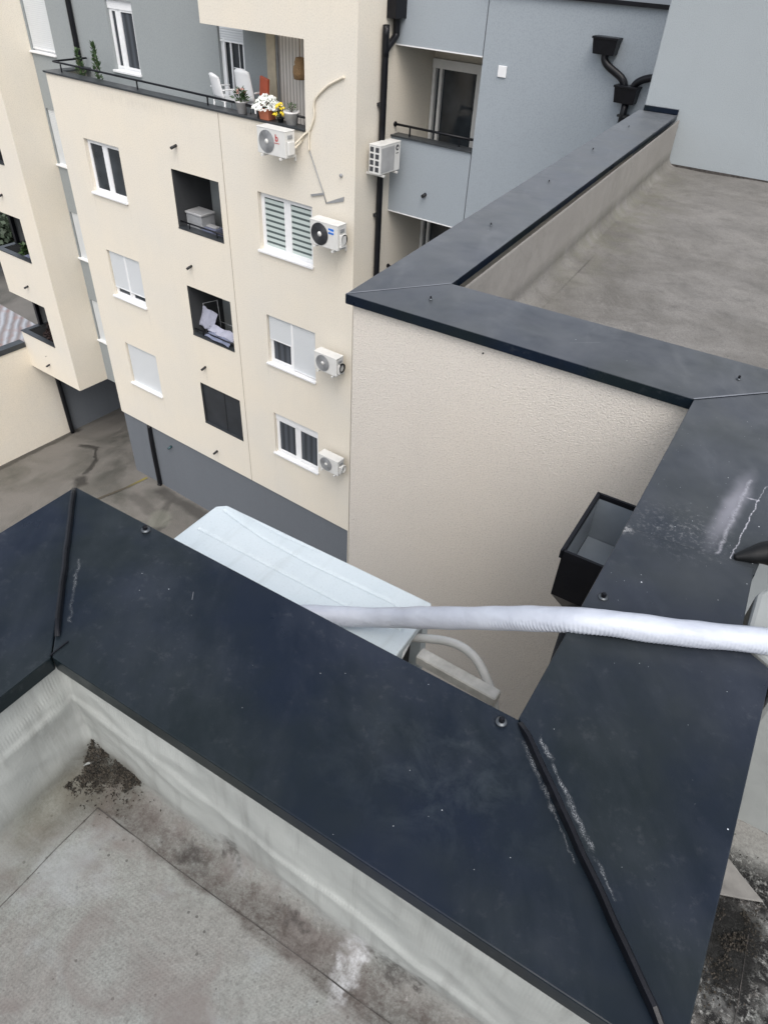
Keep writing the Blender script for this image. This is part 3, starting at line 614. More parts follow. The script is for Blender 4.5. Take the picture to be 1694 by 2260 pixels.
# ================================================================== AIR CONDITIONERS
def txt(s_, size, mat, parent, loc, rot, name='logo', depth=.001, bold=0.0):
    cu = bpy.data.curves.new('t', 'FONT'); cu.body = s_; cu.size = size; cu.extrude = depth; cu.align_x = 'CENTER'; cu.align_y = 'CENTER'; cu.offset = bold; cu.resolution_u = 3
    to = bpy.data.objects.new('t', cu); C.objects.link(to); bpy.context.view_layer.update()
    me = bpy.data.meshes.new_from_object(to.evaluated_get(bpy.context.evaluated_depsgraph_get())); bpy.data.objects.remove(to)
    me.materials.clear(); me.materials.append(M[mat]); o = bpy.data.objects.new(name, me); C.objects.link(o); o.parent = parent; o.location = loc; o.rotation_euler = rot; return o
def make_ac(label, loc, rz, wd=.71, dp=.27, ht=.50, fan='ac_grey', hub='ac_white', logo=None, flat_front=False, fr=.205, cover=True, group='split air conditioners on the facades', fx=.255):
    """front is -y; local origin = bottom centre of the case, back at y=0"""
    t = thing('air_conditioner', label, 'air conditioner', loc, rz, group)
    MB().rbox(-wd / 2, wd / 2, -dp, 0, 0, ht - .02, .012, 2).build('case', 'ac_white', t)
    lid = MB().rbox(-wd / 2 - .006, wd / 2 + .006, -dp - .006, .004, ht - .022, ht, .008, 2)
    for k in range(3): lid.rbox(-wd / 2 + .06, wd / 2 - .06, -dp * (.25 + .25 * k) - .008, -dp * (.25 + .25 * k) + .008, ht - .001, ht + .004, .0018, 1)
    lid.build('lid', 'ac_white', t)
    if not flat_front:
        cx, cz = -wd / 2 + fx, ht * .49
        MB().lathe([(0.0001, .001), (fr, .001), (fr, .0)], 40, (cx, -dp - .001, cz), axis='y').build('fan_opening', fan, t)
        gm = MB()
        for k in range(7):
            r_ = fr * (.26 + .74 * (k + 1) / 7); pr = [(r_ - .0035, .004), (r_ - .0035, .012), (r_ + .0035, .012), (r_ + .0035, .004)]
            gm.lathe(pr, 40, (cx, -dp, cz), axis='y')
        for k in range(12):
            a = k * math.pi / 6; gm.tube([(cx + math.cos(a) * fr * .2, -dp - .009, cz + math.sin(a) * fr * .2), (cx + math.cos(a) * fr, -dp - .009, cz + math.sin(a) * fr)], .0025, 5)
        gm.build('fan_grille', fan, t)
        MB().lathe([(fr * .24, .004), (fr * .22, .016), (0.0001, .019)], 24, (cx, -dp, cz), axis='y').build('fan_hub', hub, t)
    else:
        MB().rbox(-wd / 2 + .03, wd / 2 - .20, -dp - .008, -dp + .002, .035, ht - .05, .006, 2).build('front_panel', 'ac_panel', t)
    if cover:
        MB().rbox(wd / 2 - .002, wd / 2 + .05, -dp * .82, -dp * .18, .05, ht * .62, .016, 2).build('valve_cover', 'ac_white', t)
        MB().rbox(wd / 2 - .002, wd / 2 + .022, -dp * .75, -dp * .3, ht * .70, ht * .84, .008, 2).build('handle_recess', 'ac_grey', t)
    for sx in (-1, 1):
        b = MB(); x = sx * wd * .33
        b.box(x - .02, x + .02, -dp - .03, .16, -.045, -.008); b.box(x - .02, x + .02, .125, .16, -.12, -.045)
        b.build('bracket', 'ac_white', t)
        MB().box(x - .03, x + .03, -dp * .9, -dp * .1, -.010, .002).build('foot', 'rubber', t)
    if logo: logo(t, wd, dp, ht)
    return t
M['ac_panel'] = simple('light_grey_grille_panel', (.36, .365, .37), .55)
def on_F1(x, z, off): v = WL(x, -off, z); return (v.x, v.y, v.z)
def logo_red(t, wd, dp, ht):
    txt('b', .17, 'red', t, (wd * .205, -dp - .004, ht * .68), (R(90), 0, 0), bold=.004)
    MB().box(wd * .12, wd * .30, -dp - .006, -dp - .002, ht * .49, ht * .512).build('red_rule', 'red', t)
def logo_blue(t, wd, dp, ht):
    MB().rbox(wd * .17, wd * .36, -dp - .005, -dp + .002, ht * .60, ht * .82, .002, 1).build('label', 'blue', t)
    txt('Midea', .055, 'white', t, (wd * .265, -dp - .0065, ht * .71), (R(90), 0, 0), bold=.001)
a1 = make_ac('white air conditioner with a small red logo, just under the terrace coping', on_F1(-1.72, -2.27, .19), YAW, .74, .28, .48, 'ac_grey', logo=logo_red, fr=.20)
a2 = make_ac('white air conditioner with a black fan and a blue label beside the striped blind window', on_F1(-.42, -3.76, .17), YAW, .72, .28, .50, 'ac_dark', logo=logo_blue, fr=.215)
a3 = make_ac('white air conditioner beside the window with one half lowered shutter', on_F1(-.43, -6.63, .17), YAW, .66, .25, .45, 'ac_grey', fr=.19)
a4 = make_ac('lowest white air conditioner on the cream facade, beside the bare curtained window', on_F1(-.36, -9.44, .17), YAW, .64, .25, .44, 'ac_grey', fr=.185)
# coiled line set on the sides of those units
for a, nm in ((a2, 'pipe_coil'), (a3, 'pipe_coil'), (a4, 'pipe_coil')):
    c = MB(); P = [(.375 + .03 * math.sin(k * .1), -.12 + .085 * math.cos(k * .45), .20 + .10 * math.sin(k * .45)) for k in range(34)]
    c.tube(P, .011, 8); c.build(nm, 'rubber' if a is not a4 else 'ac_white', a)
def logo_dark(t, wd, dp, ht):
    MB().lathe([(.052, 0), (.052, .003), (0.0001, .003)], 24, (wd * .335, -dp, ht * .80), axis='y').build('round_logo', 'ac_dark', t)
    MB().lathe([(.022, 0.003), (.022, .005), (0.0001, .005)], 20, (wd * .345, -dp, ht * .78), axis='y').build('logo_centre', 'ac_white', t)
    MB().box(wd * .27, wd * .40, -dp - .004, -dp, ht * .60, ht * .625).build('logo_rule', 'ac_dark', t)
v = WL(.12, .60, -2.38)
a5 = make_ac('white air conditioner seen end on, with eight black slots, in front of the black downpipe', (v.x, v.y, v.z), YAW + R(90), .66, .27, .52, flat_front=True, logo=logo_dark, cover=False)
m = MB()
for i in range(2):
    for k in range(4): y0 = -.235 + i * .125; m.rbox(-.334, -.3285, y0, y0 + .085, .045 + k * .115, .045 + k * .115 + .085, .003, 1)
m.build('end_grille', 'ac_dark', a5)
# near unit in the notch
AC = thing('air_conditioner', 'large white air conditioner in the foreground notch, its ribbed pale lid half behind the coping', 'air conditioner', (-1.10, 1.30, CAP - 1.15))
X0, X1, Y0, Y1, ZT = -.47, .475, -.16, .19, .70
def gd(x, y, pts):
    d = 9
    for a, b in zip(pts, pts[1:]):
        ax, ay = a; bx, by = b; L2 = (bx - ax) ** 2 + (by - ay) ** 2; t_ = max(0, min(1, ((x - ax) * (bx - ax) + (y - ay) * (by - ay)) / L2)); d = min(d, math.hypot(x - ax - t_ * (bx - ax), y - ay - t_ * (by - ay)))
    return d
# groove lines on the lid, in the unit's own frame
G1 = [(-.43, .028), (.39, .016), (.435, .030), (.425, .10), (.35, .118), (.02, .112), (-.20, .122), (-.33, .142), (-.425, .160)]
G2 = [(-.38, .185), (-.16, .172), (0, .178)]
def gz(x, y): 
    d1 = gd(x, y, G1); d2 = gd(x, y, G2); return ZT - .0062 * math.exp(-(d1 / .0050) ** 2) - .0022 * math.exp(-(d2 / .005) ** 2) + .0015 * noise.noise(Vector((x * 3, y * 3, 0)))
NX, NY = 300, 110; m = MB(); vs = []; fs = []
def clipx(x, y):
    # chamfered far corners
    c = .035
    if y > Y1 - c: x = max(x, X0 + (y - (Y1 - c)) * 1.1); x = min(x, X1 - (y - (Y1 - c)) * .5)
    return x
for j in range(NY + 1):
    for i in range(NX + 1):
        x, y = X0 + (X1 - X0) * i / NX, Y0 + (Y1 - Y0) * j / NY; e = min(x - X0, X1 - x, y - Y0, Y1 - y); vs.append((clipx(x, y), y, gz(x, y) - (.004 * (1 - e / .006) ** 2 if e < .006 else 0)))
fs = [(j * (NX + 1) + i, j * (NX + 1) + i + 1, (j + 1) * (NX + 1) + i + 1, (j + 1) * (NX + 1) + i) for j in range(NY) for i in range(NX)]
m.add(vs, fs, True)
pl = [(X0, Y0), (X1, Y0), (X1, Y1 - .035), (X1 - .0175, Y1), (X0 + .0385, Y1), (X0, Y1 - .035)]
for a, b in zip(pl, pl[1:] + pl[:1]): m.quad((*a, ZT - .006), (*b, ZT - .006), (*b, ZT - .030), (*a, ZT - .030))
m.build('lid', 'ac_top', AC)
MB().box(X0 + .012, X1 - .012, Y0 + .012, Y1 - .012, .0, ZT - .32).build('case', 'ac_top', AC, bevel=.004)
m = MB(); m.box(X0 + .012, X1 - .10, Y0 + .012, Y1 - .012, ZT - .3195, ZT - .028); m.box(X1 - .10, X1 - .012, Y1 - .055, Y1 - .012, ZT - .3195, ZT - .028); m.box(X1 - .10, X1 - .012, Y0 + .012, Y0 + .16, ZT - .3195, ZT - .028)
m.build('side_frame', 'ac_top', AC)
MB().box(X1 - .0995, X1 - .05, Y0 + .161, Y1 - .056, ZT - .3195, ZT - .029).build('open_side', 'black_matt', AC)
m = MB(); m.tube([(X1 - .03, -.01, ZT - .15), (X1 - .03, .09, ZT - .09)], .008, 8); m.build('pipe_stub', 'white_metal', AC)
for x in (-.32, .32): MB().box(x - .02, x + .02, -.40, .20, -.05, -.001).build('bracket', 'white_metal', AC)

# pale trunking and drain pipe beyond its right end
t = thing('cable_trunking', 'pale grey box trunking running below the coping edge right of the large air conditioner', 'trunking', (-.45, 1.32, CAP - .52))
m = MB().rbox(-.14, .145, -.022, .022, -.02, .02, .004, 1, Matrix.Rotation(R(-2), 4, 'Z')); m.build('trunk', simple('dusty_white_plastic', (.40, .40, .375), .6, var=.2, vscale=25), t)
t = thing('drain_pipe', 'smooth grey white pipe curving over the trunking beside the notch wall', 'pipe', (-.5, 1.34, CAP - .5))
P = smooth_path([(-.16, .03, -.02), (-.02, .05, .03), (.07, .04, .035), (.14, .01, -.005), (.19, -.02, -.07), (.21, -.05, -.20), (.21, -.06, -.6)], 26)
m = MB().tube(P, .0145, 18); m.build('tube_body', simple('grey_white_plastic', (.44, .45, .44), .5), t)

# ================================================================== WHITE HOSE
def resample(P, st):
    out = [P[0]]; carry = 0.0
    for a, b in zip(P, P[1:]):
        L_ = (b - a).length; d = st - carry
        while d < L_: out.append(a.lerp(b, d / L_)); d += st
        carry = L_ - (d - st)
    return out
HP = [(-1.20, 1.07, -.425), (-1.04, 1.13, -.420), (-.91, 1.20, -.412), (-.78, 1.251, -.387), (-.657, 1.261, -.32), (-.535, 1.253, -.235), (-.397, 1.238, -.135), (-.276, 1.228, -.050), (-.173, 1.228, .012), (-.09, 1.250, .033), (.0, 1.288, .036), (.074, 1.322, .036), (.169, 1.369, .036), (.257, 1.413, .036), (.38, 1.46, .04), (.55, 1.51, .04)]
P = resample(smooth_path(HP, 30), .0013)
acc = 0; rr = []; ac = []
for i, p in enumerate(P):
    if i: acc += (P[i] - P[i - 1]).length
    ac.append(acc); rr.append(.0315 + .0007 * math.sin(acc * 19) + .0006 * math.sin(acc * 47))
m = MB().tube(P, .03, 40, rr=rr)
for i, p in enumerate(P):         # the spiral shows on the underside; the tape wrap smooths the top
    sp = math.sin(ac[i] * 2 * math.pi / .0095)
    for k in range(40):
        v = Vector(m.v[i * 40 + k]); d = v - p; dn = d.normalized(); low = max(.10, min(1, .35 - dn.z * .9 - dn.y * .5))
        wr = .0012 * noise.noise(Vector((p.x * 7, dn.z * 1.2, dn.y * 1.2 + p.x * 3))) + .0016 * max(0, noise.noise(Vector((p.x * 22 + dn.z * 3, dn.y * 2, 4))))
        m.v[i * 40 + k] = tuple(v + dn * (.0008 * sp * max(0, low - .35) * 1.3 + wr))
o = m.build('insulated_hose', 'hose', None, ZC); tag(o, 'thick white ribbed hose crossing from the large air conditioner over the wide coping', 'hose')
t = thing('black_pipe', 'black rubber pipe lying on the wide coping at the right edge of the photo', 'pipe', (.25, 1.75, CAP))
P = smooth_path([(-.115, -.035, .006), (-.08, -.015, .018), (-.03, .01, .03), (.08, .02, .034), (.3, .02, .036)], 12)
MB().tube(P, .03, 18, rr=[.008 + .026 * min(1, i / 22) for i in range(len(P))]).build('pipe_body', 'rubber', t)
MB().tube([(.0, .006, .034), (.01, .008, .034)], .036, 18).build('clamp', 'black', t)

# ================================================================== FAR BUILDING
B1 = thing('apartment_building', 'cream and grey apartment block filling the upper half, dark loggia openings and a top terrace', 'building', P0, YAW)
TOP = 2.6
def part(mb, name, mat, parent=B1, **k): return mb.build(name, mat, parent, ZC if parent in (B1, ) or parent.name.startswith('apartment_building') else (0, 0, 0), **k)
log = [(-5.42, -3.85, -4.62, -3.26), (-5.42, -3.85, -7.44, -6.06), (-5.42, -3.85, -10.25, -8.90)]
wl = [(-8.65, -7.28, -4.42, -3.13), (-8.65, -7.28, -7.24, -5.93), (-8.67, -7.28, -10.10, -8.73)]
wr = [(-2.65, -1.10, -4.47, -3.21), (-2.62, -1.08, -7.30, -6.01), (-2.58, -1.04, -10.05, -8.76)]
mb = MB()
wall_holes(mb, -9.66, 0, -11.56, TOP, 0, log + wl + wr, [.004] * 3 + [.15] * 6, voids=[(-9.66, -1.23, -1.84, -.33), (-9.66, -3.93, -.33, TOP)])
# pier jamb, soffit and end of the projecting top storey, side wall
mb.quad((-1.23, 0, -1.84), (-1.23, 0, -.33), (-1.23, 1.14, -.33), (-1.23, 1.14, -1.84))
mb.quad((-3.93, 0, -.33), (-1.23, 0, -.33), (-1.23, 1.14, -.33), (-3.93, 1.14, -.33))
mb.quad((-3.93, 0, -.33), (-3.93, 0, TOP), (-3.93, 1.14, TOP), (-3.93, 1.14, -.33))
mb.quad((0, 0, -14), (0, 2.62, -14), (0, 2.62, TOP), (0, 0, TOP)); mb.quad((0, 0, -14), (0, 0, -11.56), (-.02, 0, -11.56), (-.02, 0, -14))
mb.quad((-9.66, 0, -11.56), (-9.66, 1.14, -11.56), (-9.66, 1.14, -1.84), (-9.66, 0, -1.84)); mb.quad((-9.66, 0, -11.56), (-9.66, 1.2, -11.56), (0, 1.2, -11.56), (0, 0, -11.56))
part(mb, 'facade_wall', 'cream_far', weld=True)
mb = MB(); mb.quad((-9.63, .05, -14.1), (-.02, .05, -14.1), (-.02, .05, -11.56), (-9.63, .05, -11.56)); mb.quad((-9.63, .05, -14.1), (-9.63, 6, -14.1), (-9.63, 6, -11.56), (-9.63, .05, -11.56))
part(mb, 'ground_floor_wall', 'base_grey')
part(MB().box(-3.665, -3.645, -.004, .01, -11.56, -1.86), 'expansion_joint', simple('joint_strip', (.40, .35, .29), .9))
# terrace
mb = MB(); mb.box(-9.62, -1.231, .21, .26, -2.2, -1.845); mb.quad((-9.6, .2, -2.14), (-1.23, .2, -2.14), (-1.23, 1.15, -2.14), (-9.6, 1.15, -2.14)); part(mb, 'terrace_parapet', 'grey_far')
cp = part(MB().box(-9.72, -1.232, -.035, .30, -1.838, -1.80), 'terrace_coping', 'dark_coping', bevel=.004); part(MB().box(-9.72, -9.42, .302, 1.14, -1.838, -1.80), 'terrace_coping', 'dark_coping', bevel=.004)
ra = MB(); ra.tube([(-3.2, .15, -1.63), (-9.48, .15, -1.60), (-9.50, .17, -1.60), (-9.50, 1.12, -1.60)], .022, 8, smooth=False); ra.tube([(-1.25, .15, -1.63), (-3.2, .15, -1.63)], .022, 8)
for x in (-9.2, -6.38, -4.1, -2.6): ra.box(x - .015, x + .015, .14, .16, -1.80, -1.63)
part(ra, 'terrace_railing', 'black')
# loggias
for k, (a, b, c, d) in enumerate(log):
    m = MB(); y1 = 1.25; c2 = c - .75
    m.quad((a, .2, c2), (a, .2, c), (a, y1, c), (a, y1, c2)); m.quad((a, .003, c), (a, .003, d), (a, y1, d), (a, y1, c)); m.quad((b, .2, c2), (b, y1, c2), (b, y1, c), (b, .2, c)); m.quad((b, .003, c), (b, y1, c), (b, y1, d), (b, .003, d)); m.quad((a, y1, c2), (a, y1, d), (b, y1, d), (b, y1, c2))
    m.quad((a, .003, d), (b, .003, d), (b, y1, d), (a, y1, d)); m.quad((a, .2, c2), (b, .2, c2), (b, y1, c2), (a, y1, c2)); m.quad((a, .2, c2), (a, .2, c), (b, .2, c), (b, .2, c2)); m.quad((a, .004, c), (b, .004, c), (b, .2, c), (a, .2, c))
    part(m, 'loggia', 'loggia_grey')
    r_ = MB().box(a + .002, b - .002, -.012, .225, c + .002, c + .03); part(r_, 'loggia_sill', 'dark_coping')
    r_ = MB().tube([(a + .01, .08, c + .16), (b - .01, .08, c + .16)], .018, 8); r_.box(a + .3, a + .32, .07, .09, c + .03, c + .16); r_.box(b - .32, b - .30, .07, .09, c + .03, c + .16); part(r_, 'loggia_railing', 'black')
part(MB().quad((log[2][0] + .01, .06, log[2][2] + .035), (log[2][1] - .01, .06, log[2][2] + .035), (log[2][1] - .01, .06, log[2][3] - .01), (log[2][0] + .01, .06, log[2][3] - .01)), 'insect_screen', 'dark_mesh')
fr = MB(); a, b, c, d = log[2]
for x in (a + .01, b - .03, (a + b) / 2 + .1): fr.box(x, x + .02, .05, .058, c + .036, d - .012)
part(fr, 'screen_frame', 'black_matt')
# back doors and curtains of the middle loggia
a, b, c, d = log[1]
m = MB()
for x in (a + .55, a + 1.08, a + 1.22): m.box(x, x + .035, 1.19, 1.235, c - .7, d - .01)
part(m, 'door_frame', 'bracket'); part(MB().box(a + .58, a + 1.08, 1.20, 1.23, c - .7, d - .02), 'door_pane', 'glass_blue')
a, b, c, d = log[0]; part(MB().box(a + .02, a + .75, 1.18, 1.23, c - .7, d - .3), 'door_pane', 'glass')
for x, z in ((-5.12, -2.72), (-5.13, -5.48), (-5.09, -8.30), (-5.05, -11.12)):
    part(MB().tube([(x, .02, z), (x - .0, -.16, z - .035)], .032, 12), 'overflow_spout', 'black_matt')
part(MB().tube([(-7.35, .06, -12.0), (-7.35, -.10, -12.03)], .04, 12), 'overflow_spout', simple('teal_pipe_end', (.03, .07, .08), .5))
part(MB().lathe([(.035, 0), (.035, .03), (.02, .045), (.0001, .045)], 14, (-.33, 0, -2.46), axis='y'), 'wall_cap', 'bracket')

def window(rect, y, depth, style, parent=B1, mull=.5, box=0.0, sill=True, sideL=.0):
    """frame > panes, mullion, sill, shutter; the rect is the wall opening"""
    a, b, c, d = rect; yy = y + depth - .05; f = .06
    w = MB(); w.box(a + .001, b - .001, yy, yy + .045, c + .001, c + f); w.box(a + .001, b - .001, yy, yy + .045, d - f, d - .001); w.box(a + .001, a + f, yy, yy + .045, c + f, d - f); w.box(b - f, b - .001, yy, yy + .045, c + f, d - f)
    xm = a + (b - a) * mull
    if mull: w.box(xm - .05, xm + .05, yy - .004, yy + .045, c + f, d - f)
    # sash frames
    for (p, q) in (((a + f, xm - .05), (xm + .05, b - f)) if mull else ((a + f, b - f),)):
        e = .045; w.box(p, p + e, yy - .012, yy + .03, c + f, d - f - box); w.box(q - e, q, yy - .012, yy + .03, c + f, d - f - box); w.box(p + e, q - e, yy - .012, yy + .03, c + f, c + f + e); w.box(p + e, q - e, yy - .012, yy + .03, d - f - e - box, d - f - box)
    W = part(w, 'window', 'white', parent)
    P = MB().quad((a + f, yy + .012, c + f), (b - f, yy + .012, c + f), (b - f, yy + .012, d - f), (a + f, yy + .012, d - f)).build('pane', style.get('pane', 'glass'), W)
    if box: MB().box(a + .004, b - .004, yy - .03, yy - .006, d - f - box, d - .004).build('shutter_box', 'white', W)
    if sill: MB().rbox(a - .05, b + .02, y - .06, y + depth - .06, c - .035, c + .015, .006, 1).build('sill', 'white', W)
    for (p, q, z0, z1) in style.get('shutters', ()):
        pa, qa = a + (b - a) * p + .03, a + (b - a) * q - .03
        MB().box(pa, qa, yy - .045, yy - .03, c + (d - c) * z0, d - .005).build('shutter', style.get('smat', 'shutter'), W)
        MB().box(pa, qa, yy - .05, yy - .028, c + (d - c) * z0 - .025, c + (d - c) * z0).build('shutter_rail', 'white', W)
    if mull and style.get('shutters'): MB().box(xm - .03, xm + .03, yy - .055, yy - .005, c + .02, d - .004).build('shutter_guide', 'white', W)
    return W
window(wl[0], 0, .15, {'pane': 'glass'}); 
window(wl[1], 0, .15, {'shutters': ((0, 1, .21, 1),)}, mull=.5)
window(wl[2], 0, .15, {'shutters': ((0, 1, .03, 1),)}, mull=.0)
W = window(wr[0], 0, .15, {'pane': 'zebra'})
window(wr[1], 0, .15, {'pane': 'curtain_dark', 'shutters': ((0, .5, .52, 1), (.5, 1, .05, 1))})
window(wr[2], 0, .15, {'pane': 'curtain_dark'}, box=.16)

# rear plane of the terrace and of the gap towards the left wing
YG = 1.15
g2 = [(-8.42, -7.46, -1.74, -.30), (-4.69, -3.92, -1.78, -.20), (-3.25, -1.5, -2.14, -.20), (-11.90, -10.85, -1.70, 1.2), (-11.90, -10.85, -4.52, -3.06), (-11.90, -10.85, -7.28, -5.86), (-11.90, -10.85, -10.12, -8.67)]
mb = MB(); wall_holes(mb, -11.95, -.0, -11.67, TOP, YG, g2, [.13] * 7)
part(mb, 'rear_wall', 'grey_far')
window(g2[0], YG, .13, {'pane': 'curtain_dark'}, box=.12, mull=.35)
window(g2[1], YG, .13, {'pane': 'glass', 'shutters': ((0, 1, .66, 1),), 'smat': 'slats'}, mull=0)
m = MB(); a, b, c, d = g2[1]; m.box(a + .30, a + .34, YG + .05, YG + .08, c + .03, d - .5); m.box(a + .12, a + .16, YG + .03, YG + .07, c + .03, d - .5); m.box(a + .55, a + .565, YG + .06, YG + .075, c + .03, d - .5); m.box(a + .36, b - .05, YG + .06, YG + .075, c + .55, c + .565)
part(m, 'open_sash', 'white')
for r_ in g2[3:]: window(r_, YG, .13, {'shutters': ((0, 1, .03, 1),)}, mull=0)
a, b, c, d = g2[2]
part(MB().box(a, a + .24, YG - .02, YG + .10, c, d), 'door_frame', 'timber'); part(MB().quad((a + .24, YG + .06, c), (b, YG + .06, c), (b, YG + .06, d), (a + .24, YG + .06, d)), 'curtain', 'curtain'); part(MB().box(a + .24, a + .28, YG + .0, YG + .055, c, d), 'door_stile', 'bracket')
# grey block right of the cream tower
LX = 1.855; yb = 2.55
mb = MB(); mb.box(LX, 9.5, YG, 6, -14, .56); part(mb, 'grey_block', 'grey_wall')
part(MB().box(LX - .05, 9.6, YG - .06, 6, .562, .62), 'roof_coping', 'black')
for z0, z1 in ((-.335, 2.6), (-3.265, -1.87), (-6.08, -4.69), (-8.9, -7.5), (-11.7, -10.3)):
    part(MB().box(.004, LX - .022, YG + .004, YG + .22, z0, z1), 'balcony_front', 'grey_wall')
    part(MB().box(.003, LX - .02, YG - .004, YG + .24, z0 - .022, z0 - .002), 'drip_edge', 'white')
    if z1 < 0:
        part(MB().box(.0, LX - .001, YG - .03, YG + .25, z1 + .002, z1 + .03), 'balcony_coping', 'dark_coping')
        r_ = MB().tube([(.02, YG + .10, z1 + .20), (LX - .02, YG + .10, z1 + .20)], .022, 8); r_.tube([(.001, YG + .1, z1 + .2), (.03, YG + .1, z1 + .2)], .045, 10)
        for x in (.37, LX - .35): r_.box(x - .012, x + .012, YG + .09, YG + .11, z1 + .03, z1 + .19)
        part(r_, 'balcony_railing', 'black')
for z0 in (-.2, -3.02, -5.84, -8.66, -11.5):   # floors of the stacked balconies and the walls behind them
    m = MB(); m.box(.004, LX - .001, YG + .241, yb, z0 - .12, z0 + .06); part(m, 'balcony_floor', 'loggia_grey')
m = MB(); m.quad((0, yb, -14), (LX, yb, -14), (LX, yb, TOP), (0, yb, TOP)); part(m, 'balcony_rear_wall', 'cream_far')
for z0 in (-2.9, -5.72):
    a, b, c, d = .03, LX - .01, z0 + .02, z0 + 2.25
    w = MB(); w.box(a, a + .07, yb - .10, yb - .002, c, d); w.box(a + .16, a + .22, yb - .09, yb - .002, c, d - .16); w.box(1.05, 1.17, yb - .10, yb - .002, c, d - .16); w.box(a, b, yb - .12, yb - .002, d - .16, d)
    W = part(w, 'balcony_door', 'ac_white'); MB().quad((a + .07, yb - .02, c), (b, yb - .02, c), (b, yb - .02, d - .16), (a + .07, yb - .02, d - .16)).build('pane', 'glass', W)
    MB().box(1.17, b, yb - .06, yb - .03, c, d - .16).build('dark_leaf', 'dark_mesh', W)
part(MB().box(2.185, 2.345, YG - .025, YG, -.60, -.43), 'wall_vent', 'white', bevel=.006)
part(MB().tube([(.90, YG + .01, -2.79), (.90, YG - .10, -2.81)], .035, 12), 'overflow_spout', 'black_matt')
t_ = NT('rust_streaked_render')
# ---- downpipes of the far building
def downpipe(label, paths, r, hops=(), extra=()):
    t = thing('downpipe', label, 'downpipe', P0, YAW, 'black downpipes')
    for p in paths: MB().tube(smooth_path(p, 10), r, 14).build('pipe', 'black', t, ZC)
    for (x, y, z, wd, ht, dx) in hops:
        if dx: m = MB().prism([(x, y - wd / 2), (x + dx, y - wd / 2), (x + dx, y + wd / 2), (x, y + wd / 2)], z - ht, z)
        else:
            a, b = wd / 2, wd / 2 * .86; m = MB().add([(x - b, y - .17, z - ht), (x + b, y - .17, z - ht), (x + b, y, z - ht), (x - b, y, z - ht), (x - a, y - .2, z), (x + a, y - .2, z), (x + a, y, z), (x - a, y, z)], [(0, 3, 2, 1), (4, 5, 6, 7), (0, 1, 5, 4), (1, 2, 6, 5), (2, 3, 7, 6), (3, 0, 4, 7)])
            m.box(x - a - .012, x + a + .012, y - .212, y, z - .02, z + .012)
        m.build('hopper', 'black', t, ZC, bevel=.006)
    for z in extra: MB().box(*z).build('pipe_bracket', 'black_matt', t, ZC)
    return t
downpipe('long black downpipe with an offset bend running down the side of the cream tower',
         [[(.09, 1.02, .12), (.09, 1.03, -.12), (.09, 1.0, -.22), (.09, .76, -.38), (.09, .71, -.52), (.09, .71, -1.2), (.09, .71, -14)]], .062, [(.005, 1.03, .40, .42, .34, .20)], [(.0, .09, .63, .79, -3.3, -3.24), (.0, .09, .63, .79, -1.3, -1.24)])
downpipe('black downpipe with two hoppers and a side branch on the grey block',
         [[(4.06, 1.06, -.06), (4.07, 1.05, -.14), (4.16, 1.05, -.22), (4.38, 1.05, -.33), (4.47, 1.05, -.42), (4.48, 1.05, -.5)],
          [(5.5, 1.05, -.30), (5.0, 1.05, -.29), (4.82, 1.05, -.30), (4.66, 1.05, -.38), (4.60, 1.05, -.50)], [(4.56, 1.05, -.66), (4.56, 1.05, -3), (4.56, 1.05, -14)]],
         .055, [(4.045, YG - .005, .15, .40, .22, 0), (4.54, YG - .005, -.44, .37, .23, 0)], [(4.48, 4.64, 1.0, 1.148, -.86, -.83)])
downpipe('black downpipe on the grey terrace wall behind the two green plants', [[(-9.74, 1.08, 2.6), (-9.76, 1.08, 0), (-9.76, 1.08, -2.75)]], .065)
downpipe('black downpipe at the foot of the cream facade beside the grey ground floor wall', [[(-8.29, .01, -11.57), (-8.29, -.02, -12.5), (-8.29, -.02, -13.9), (-8.27, -.08, -14.0)]], .075)
downpipe('black downpipe below the left wing in the corner of the yard', [[(-14.62, .70, -11.6), (-14.62, .72, -13), (-14.62, .72, -14.9)]], .085)

# ================================================================== LEFT WING
LB = thing('apartment_building', 'cream wing at the left edge with stacked open corner balconies above the yard', 'building', P0, YAW)
Lx0, Lx1 = -14.78, -11.95
mb = MB()
M['side_grey'] = simple('mid_grey_render', (.20, .21, .215), .9)
panels = [(-11.67, -10.30), (-8.85, -7.39), (-6.03, -4.52), (-3.2, -1.7), (-.4, 1.2)]
xc = -12.80
mb.quad((xc, 0, -11.67), (Lx1, 0, -11.67), (Lx1, 0, TOP), (xc, 0, TOP)); mb.quad((Lx1, 0, -11.67), (Lx1, YG, -11.67), (Lx1, YG, TOP), (Lx1, 0, TOP)); mb.quad((xc, 0, -11.67), (xc, 0, TOP), (xc, .2, TOP), (xc, .2, -11.67))
mb.quad((xc, .2, -11.67), (xc, .2, TOP), (Lx1, .2, TOP), (Lx1, .2, -11.67)); mb.quad((Lx0, 0, -11.67), (Lx1, 0, -11.67), (Lx1, 8, -11.67), (Lx0, 8, -11.67))
for z0, z1 in panels: mb.box(Lx0, xc, 0, .15, z0, z1); mb.box(Lx0, Lx0 + .15, .15, YG, z0, z1)
mb.build('facade_wall', 'cream_far', LB, ZC)
m = MB()
m.quad((Lx0, YG, -11.67), (Lx1, YG, -11.67), (Lx1, YG, TOP), (Lx0, YG, TOP)); m.box(Lx0, Lx0 + .2, YG, 8, -11.67, TOP)
for z0, z1 in panels: m.box(Lx0 + .15, Lx1 - .01, .15, YG, z0 + .02, z0 + .2); m.box(Lx0 + .151, Lx0 + .16, .16, YG, z0 + .2, z1 - .01); m.box(Lx0 + .16, xc, .151, .16, z0 + .2, z1 - .01)
m.build('balcony_wall', 'loggia_grey', LB, ZC)
